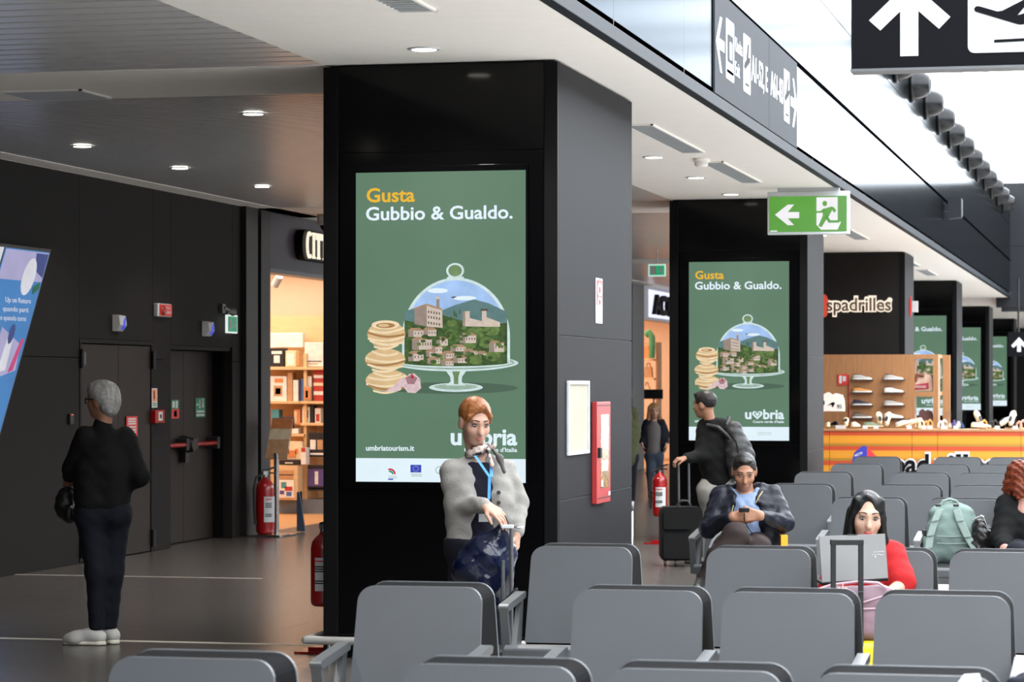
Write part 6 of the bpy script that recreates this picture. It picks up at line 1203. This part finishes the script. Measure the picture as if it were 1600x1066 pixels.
t = thing('backpack', 'dark grey backpack on the back of the man in the hoodie', 'backpack', P.root.location, TH); bg_m = mat('grey_nylon', (34, 34, 36), .55, vary=.2, vscale=10, bump=(30, .3))
P.part('bag_body', [('c', J(1146, 672, -.14), J(1160, 735, -.16), .085, .115), ('e', J(1156, 715, -.18), (.13, .10, .20)), ('e', J(1164, 728, -.2), (.09, .08, .12))], bg_m, parent=t, h=.011, k=.02, wr=(.006, 40))
for a in ((1112, 664, -.12), ): MB().tube([J(1104, 664, -.10), J(1122, 668, -.14), J(1136, 680, -.2), J(1144, 690, -.22)], .018, 8).build('strap', bg_m, t, world=False)
MB().tube([J(1140, 652, -.05), J(1136, 664, -.12), J(1146, 672, -.2)], .018, 8).build('strap', bg_m, t, world=False); MB().tube([J(1140, 676, -.24), J(1150, 690, -.27), J(1156, 720, -.29)], .006, 6).build('piping', M_blks, t, world=False)
t = thing('suitcase', 'black fabric cabin suitcase with two-tube handle beside the walking man', 'suitcase', P.root.location, TH)
q, r_ = J(1031, 876, -.25), J(1097, 792, -.25)
MB().prism(rrect(r_[0] - q[0], r_[2] - .055, .05, 5), (q[0], -.32, .055), XA, ZA, -YA, .24).build('shell', cloth('black_fabric_case', (14, 14, 15), .8), t, world=False, bevel=.03, seg=3)
MB().prism(rrect((r_[0] - q[0]) * .66, r_[2] * .32, .03, 4), (q[0] + .03, -.345, .06 + r_[2] * .52), XA, ZA, -YA, .03).prism(rrect((r_[0] - q[0]) * .66, r_[2] * .42, .03, 4), (q[0] + .03, -.345, .075), XA, ZA, -YA, .03).build('pocket', MATS['cloth_black_fabric_case'], t, world=False, bevel=.015)
for u in (1061, 1077): MB().cyl(J(u, 792, -.2), J(u - 1, 718, -.2), .011).build('handle_tube', M_alu, t, world=False)
MB().box(add(J(1058, 720, -.2), 0, -.014, 0), add(J(1078, 714, -.2), 0, .014, 0)).build('grip', M_black, t, world=False, bevel=.004); MB().tube([J(1058, 790, -.28), J(1064, 783, -.28), J(1074, 783, -.28), J(1079, 790, -.28)], .012, 8).build('carry_handle', M_black, t, world=False)
for u in (1039, 1055, 1090): MB().cyl(add(J(u, 860, -.3), -.012, 0, -J(u, 860, -.3)[2] + .032), add(J(u, 860, -.3), .012, 0, -J(u, 860, -.3)[2] + .032), .030).cyl(add(J(u, 860, -.3), 0, 0, -J(u, 860, -.3)[2] + .032), add(J(u, 860, -.3), 0, 0, -J(u, 860, -.3)[2] + .07), .014).build('caster', M_black, t, world=False)
# ---- girl walking and the person in the olive jacket
P = Fig(1021, 40.9, 'girl with long blond hair and navy jacket walking towards the camera'); J = P.J
h = Head(J(1022, 643), (.05, -1, -.05), (0, 0, 1), 1.0); sk = skin('girl', (226, 176, 152))
shR, shL = J(1012, 661), J(1033, 661); elR, elL = J(1005, 678, .02), J(1040, 678, .02); wrR, wrL = J(1003, 692, -.08), J(1041, 692, -.06)
body = P.part('body', h.skin() + [('c', h.p(0, -.03, -.06), J(1022, 660), .045, .05), ('c', J(1014, 663), J(1030, 663), .045, .045), ('c', J(1022, 668), J(1022, 700), .1, .1)] + arm(shR, elR, wrR, (.045, .038, .026)) + arm(shL, elL, wrL, (.045, .038, .026)) + hand(wrR, (0, -.1, -1), (1, 0, 0), 1, (.4,) * 4) + hand(wrL, (0, -.1, -1), (-1, 0, 0), -1, (.4,) * 4), sk, h=.009, k=.01, sub=h.sockets())
h.face(body, lip_nat, hairm('brow_blond', (150, 116, 84)))
P.part('hair', [h.e((0, -.018, .045), (.084, .104, .09)), h.c((-.07, .03, .06), (-.09, .02, -.18), .03, .035), h.c((.07, .03, .06), (.09, .02, -.18), .03, .035), h.e((0, -.08, -.08), (.08, .05, .12))], hairm('blond', (186, 142, 98)), h=.01, k=.012, sub=[h.e((0, .12, -.03), (.058, .085, .095))], wr=(.002, 90))
P.part('shirt', [('e', J(1022, 680, -.02), (.12, .10, .22)), ('c', J(1021, 670), J(1021, 704), .10, .11)], cloth('grey_shirt', (126, 122, 122)), h=.014, k=.015, cut=[(J(1022, 711), (0, 0, -1))])
P.part('jacket', [('c', J(1013, 663, .01), J(1031, 663, .01), .065, .065), ('e', J(1010, 684, .02), (.085, .11, .23)), ('e', J(1034, 684, .02), (.085, .11, .23))] + arm(shR, elR, mid(elR, wrR, .9), (.065, .056, .045)) + arm(shL, elL, mid(elL, wrL, .9), (.065, .056, .045)), cloth('navy_denim_jacket', (28, 32, 46)), h=.013, k=.012, sub=[('c', J(1022, 660, -.12), J(1022, 712, -.12), .075, .075)], wr=(.003, 40))
jn = cloth('blue_jeans', (70, 82, 100))
P.part('jeans', [('c', J(1017, 712), J(1027, 712), .10, .10), ('c', J(1017, 716), J(1017, 742, -.08), .082, .065), ('c', J(1017, 742, -.08), J(1018, 770, -.1), .065, .055), ('c', J(1028, 716), J(1030, 742, .1), .082, .065), ('c', J(1030, 742, .1), J(1030, 768, .2), .065, .055)], jn, h=.014, k=.012)
footwear(P, J(1018, 771, -.1), (0, -1), M_black, M_black, .25); footwear(P, J(1030, 770, .2), (.1, -1), M_black, M_black, .25)
P = Fig(984, 38.0, 'person in olive jacket mostly hidden behind the near column'); J = P.J
h = Head(J(978, 618), (-.2, -1, 0), (0, 0, 1), 1.); sk = skin('neutral', (206, 156, 130))
body = P.part('body', h.skin() + [('c', h.p(0, -.03, -.06), J(979, 645), .055, .065), ('c', J(979, 650), J(979, 705), .12, .12)] + arm(J(987, 645), J(992, 672), J(990, 698, -.06)) + hand(J(990, 698, -.06), (0, -.1, -1), (-1, 0, 0), -1, (.5,) * 4), sk, h=.01, k=.01)
P.part('hair', [h.e((0, -.018, .045), (.084, .104, .09))], hd, h=.012, k=.01, sub=[h.e((0, .12, -.03), (.07, .085, .1))])
P.part('jacket', [('c', J(968, 646), J(988, 646), .085, .085), ('e', J(979, 675), (.19, .14, .28)), ('c', J(979, 680), J(979, 715), .16, .16), ('c', J(987, 647), J(991, 672), .085, .075), ('c', J(991, 672), J(990, 694, -.05), .075, .055), ('c', J(970, 647), J(964, 690), .085, .06)], cloth('olive_jacket', (88, 92, 62)), h=.014, k=.014, wr=(.004, 34))
P.part('trousers', [('c', J(973, 715), J(984, 715), .13, .13), ('c', J(972, 720), J(971, 782), .10, .065), ('c', J(985, 720), J(985, 782, .1), .10, .065)], dn, h=.016, k=.014)
footwear(P, J(971, 786), (0, -1), M_black, M_black, .28); footwear(P, J(985, 786, .1), (0, -1), M_black, M_black, .28)
# ------------------------------------------------------------------ bags on the seats
def local(u, zc):
    xc = (u - 800) / FPX * zc; return (xc * CT - zc * ST, xc * ST + zc * CT, 0)
class Spot(Fig):
    def __init__(s, u0, zc, name, label, cat): s.u0, s.zc, s.s = u0, zc, FPX / zc; s.root = thing(name, label, cat, local(u0, zc), TH)
P = Spot(1487, 19.3, 'backpack', 'mint green backpack with padded straps standing on a seat', 'backpack'); J = P.J
mg = cloth('mint_nylon', (138, 160, 152), .7, 40, .15); mg2 = cloth('mint_strap', (158, 176, 168), .75, 60, .15)
P.part('bag_body', [('c', J(1464, 802), J(1508, 802), .055, .055), ('c', J(1458, 860), J(1512, 860), .065, .065), ('e', J(1487, 832, -.0), (.175, .11, .22)), ('c', J(1466, 830), J(1508, 830), .085, .085), ('c', J(1458, 840), J(1458, 868), .06, .06), ('c', J(1518, 815), J(1518, 860), .045, .06)], mg, h=.010, k=.012, cut=[((0, 0, .435), (0, 0, -1))], wr=(.003, 46))
for pts in ([(1468, 796), (1460, 815), (1453, 838), (1450, 858)], [(1494, 796), (1500, 815), (1512, 840), (1524, 860)]):
    q = MB()
    for a, b in zip(pts[:-1], pts[1:]):
        A_, B_ = Vector(J(*a, -.115)), Vector(J(*b, -.13)); w = Vector((.028, 0, .004)); o = Vector((0, -.018, 0)); q.add([A_ - w, A_ + w, B_ + w, B_ - w, A_ - w + o, A_ + w + o, B_ + w + o, B_ - w + o], [(3, 2, 1, 0), (4, 5, 6, 7), (0, 4, 7, 3), (1, 2, 6, 5), (0, 1, 5, 4), (3, 7, 6, 2)])
    q.build('shoulder_strap', mg2, P.root, world=False, bevel=.008)
MB().tube([J(1468, 792, -.03), J(1474, 783, -.03), J(1484, 780, -.03), J(1494, 783, -.03), J(1500, 792, -.03)], .010, 8).build('carry_handle', mg2, P.root, world=False)
for u in (1466, 1494): MB().box(add(J(u - 4, 792, -.12), 0, -.01, 0), add(J(u + 4, 788, -.12), 0, .02, 0)).build('buckle', M_black, P.root, world=False, bevel=.003)
for v in (838, 849): MB().tube([J(1464, v, -.112), J(1487, v + 1, -.122), J(1510, v, -.112)], .004, 6).build('seam', mg2, P.root, world=False)
MB().box(add(J(1441, 828, -.05), 0, -.02, 0), add(J(1447, 838, -.05), 0, .02, 0)).build('side_buckle', M_black, P.root, world=False, bevel=.003); MB().box(add(J(1442, 838, -.05), 0, -.02, 0), add(J(1446, 862, -.05), 0, .02, 0)).build('side_strap', mg2, P.root, world=False)
P = Spot(1536, 19.2, 'handbag', 'crumpled black leather handbag between mint backpack and red-haired woman', 'bag'); J = P.J
P.part('bag_body', [('e', J(1536, 838), (.075, .08, .075)), ('e', J(1530, 822), (.05, .06, .06)), ('c', J(1524, 850), J(1550, 848), .05, .05), ('c', J(1526, 868), J(1548, 868), .06, .06), ('c', J(1544, 828), J(1552, 840), .03, .03)], mat('black_leather', (30, 28, 28), .28, vary=.2, bump=(18, .5)), h=.008, k=.01, wr=(.006, 70), cut=[((0, 0, .435), (0, 0, -1))])
MB().tube([J(1520, 812, -.06), J(1533, 806, -.07), J(1537, 808, -.07), J(1543, 822, -.07)], .006, 8).build('chain_handle', M_chrome, P.root, world=False)
# items lying on the nearest row
t = thing('paper_wrap', 'crumpled white paper lying over the right seat top of the nearest row', 'paper', (-.72, 7.75, .9)); a = onz(1500, 1062, .90); b = onz(1536, 1062, .90)
t.location = (a.x, a.y, .0); MB().add([(a.x, a.y - .06, .9), (b.x, a.y - .06, .9), (b.x - .01, a.y + .02, .915), (a.x + .01, a.y + .02, .912), (a.x, a.y - .07, .86), (b.x, a.y - .07, .86)], [(0, 1, 2, 3), (4, 5, 1, 0)]).build('sheet', M_signwhite, t)
P = Spot(1600, 7.85, 'folded_jacket', 'dark navy jacket over the seat back in the bottom right corner', 'jacket'); J = P.J
P.part('cloth', [('c', J(1586, 1072, .02), J(1700, 1066, .02), .028, .034), ('c', J(1580, 1100, -.06), J(1700, 1100, -.06), .03, .03), ('c', J(1600, 1066, .08), J(1700, 1066, .10), .03, .03)], cloth('navy_wool', (22, 24, 40)), h=.010, k=.015, wr=(.003, 60))
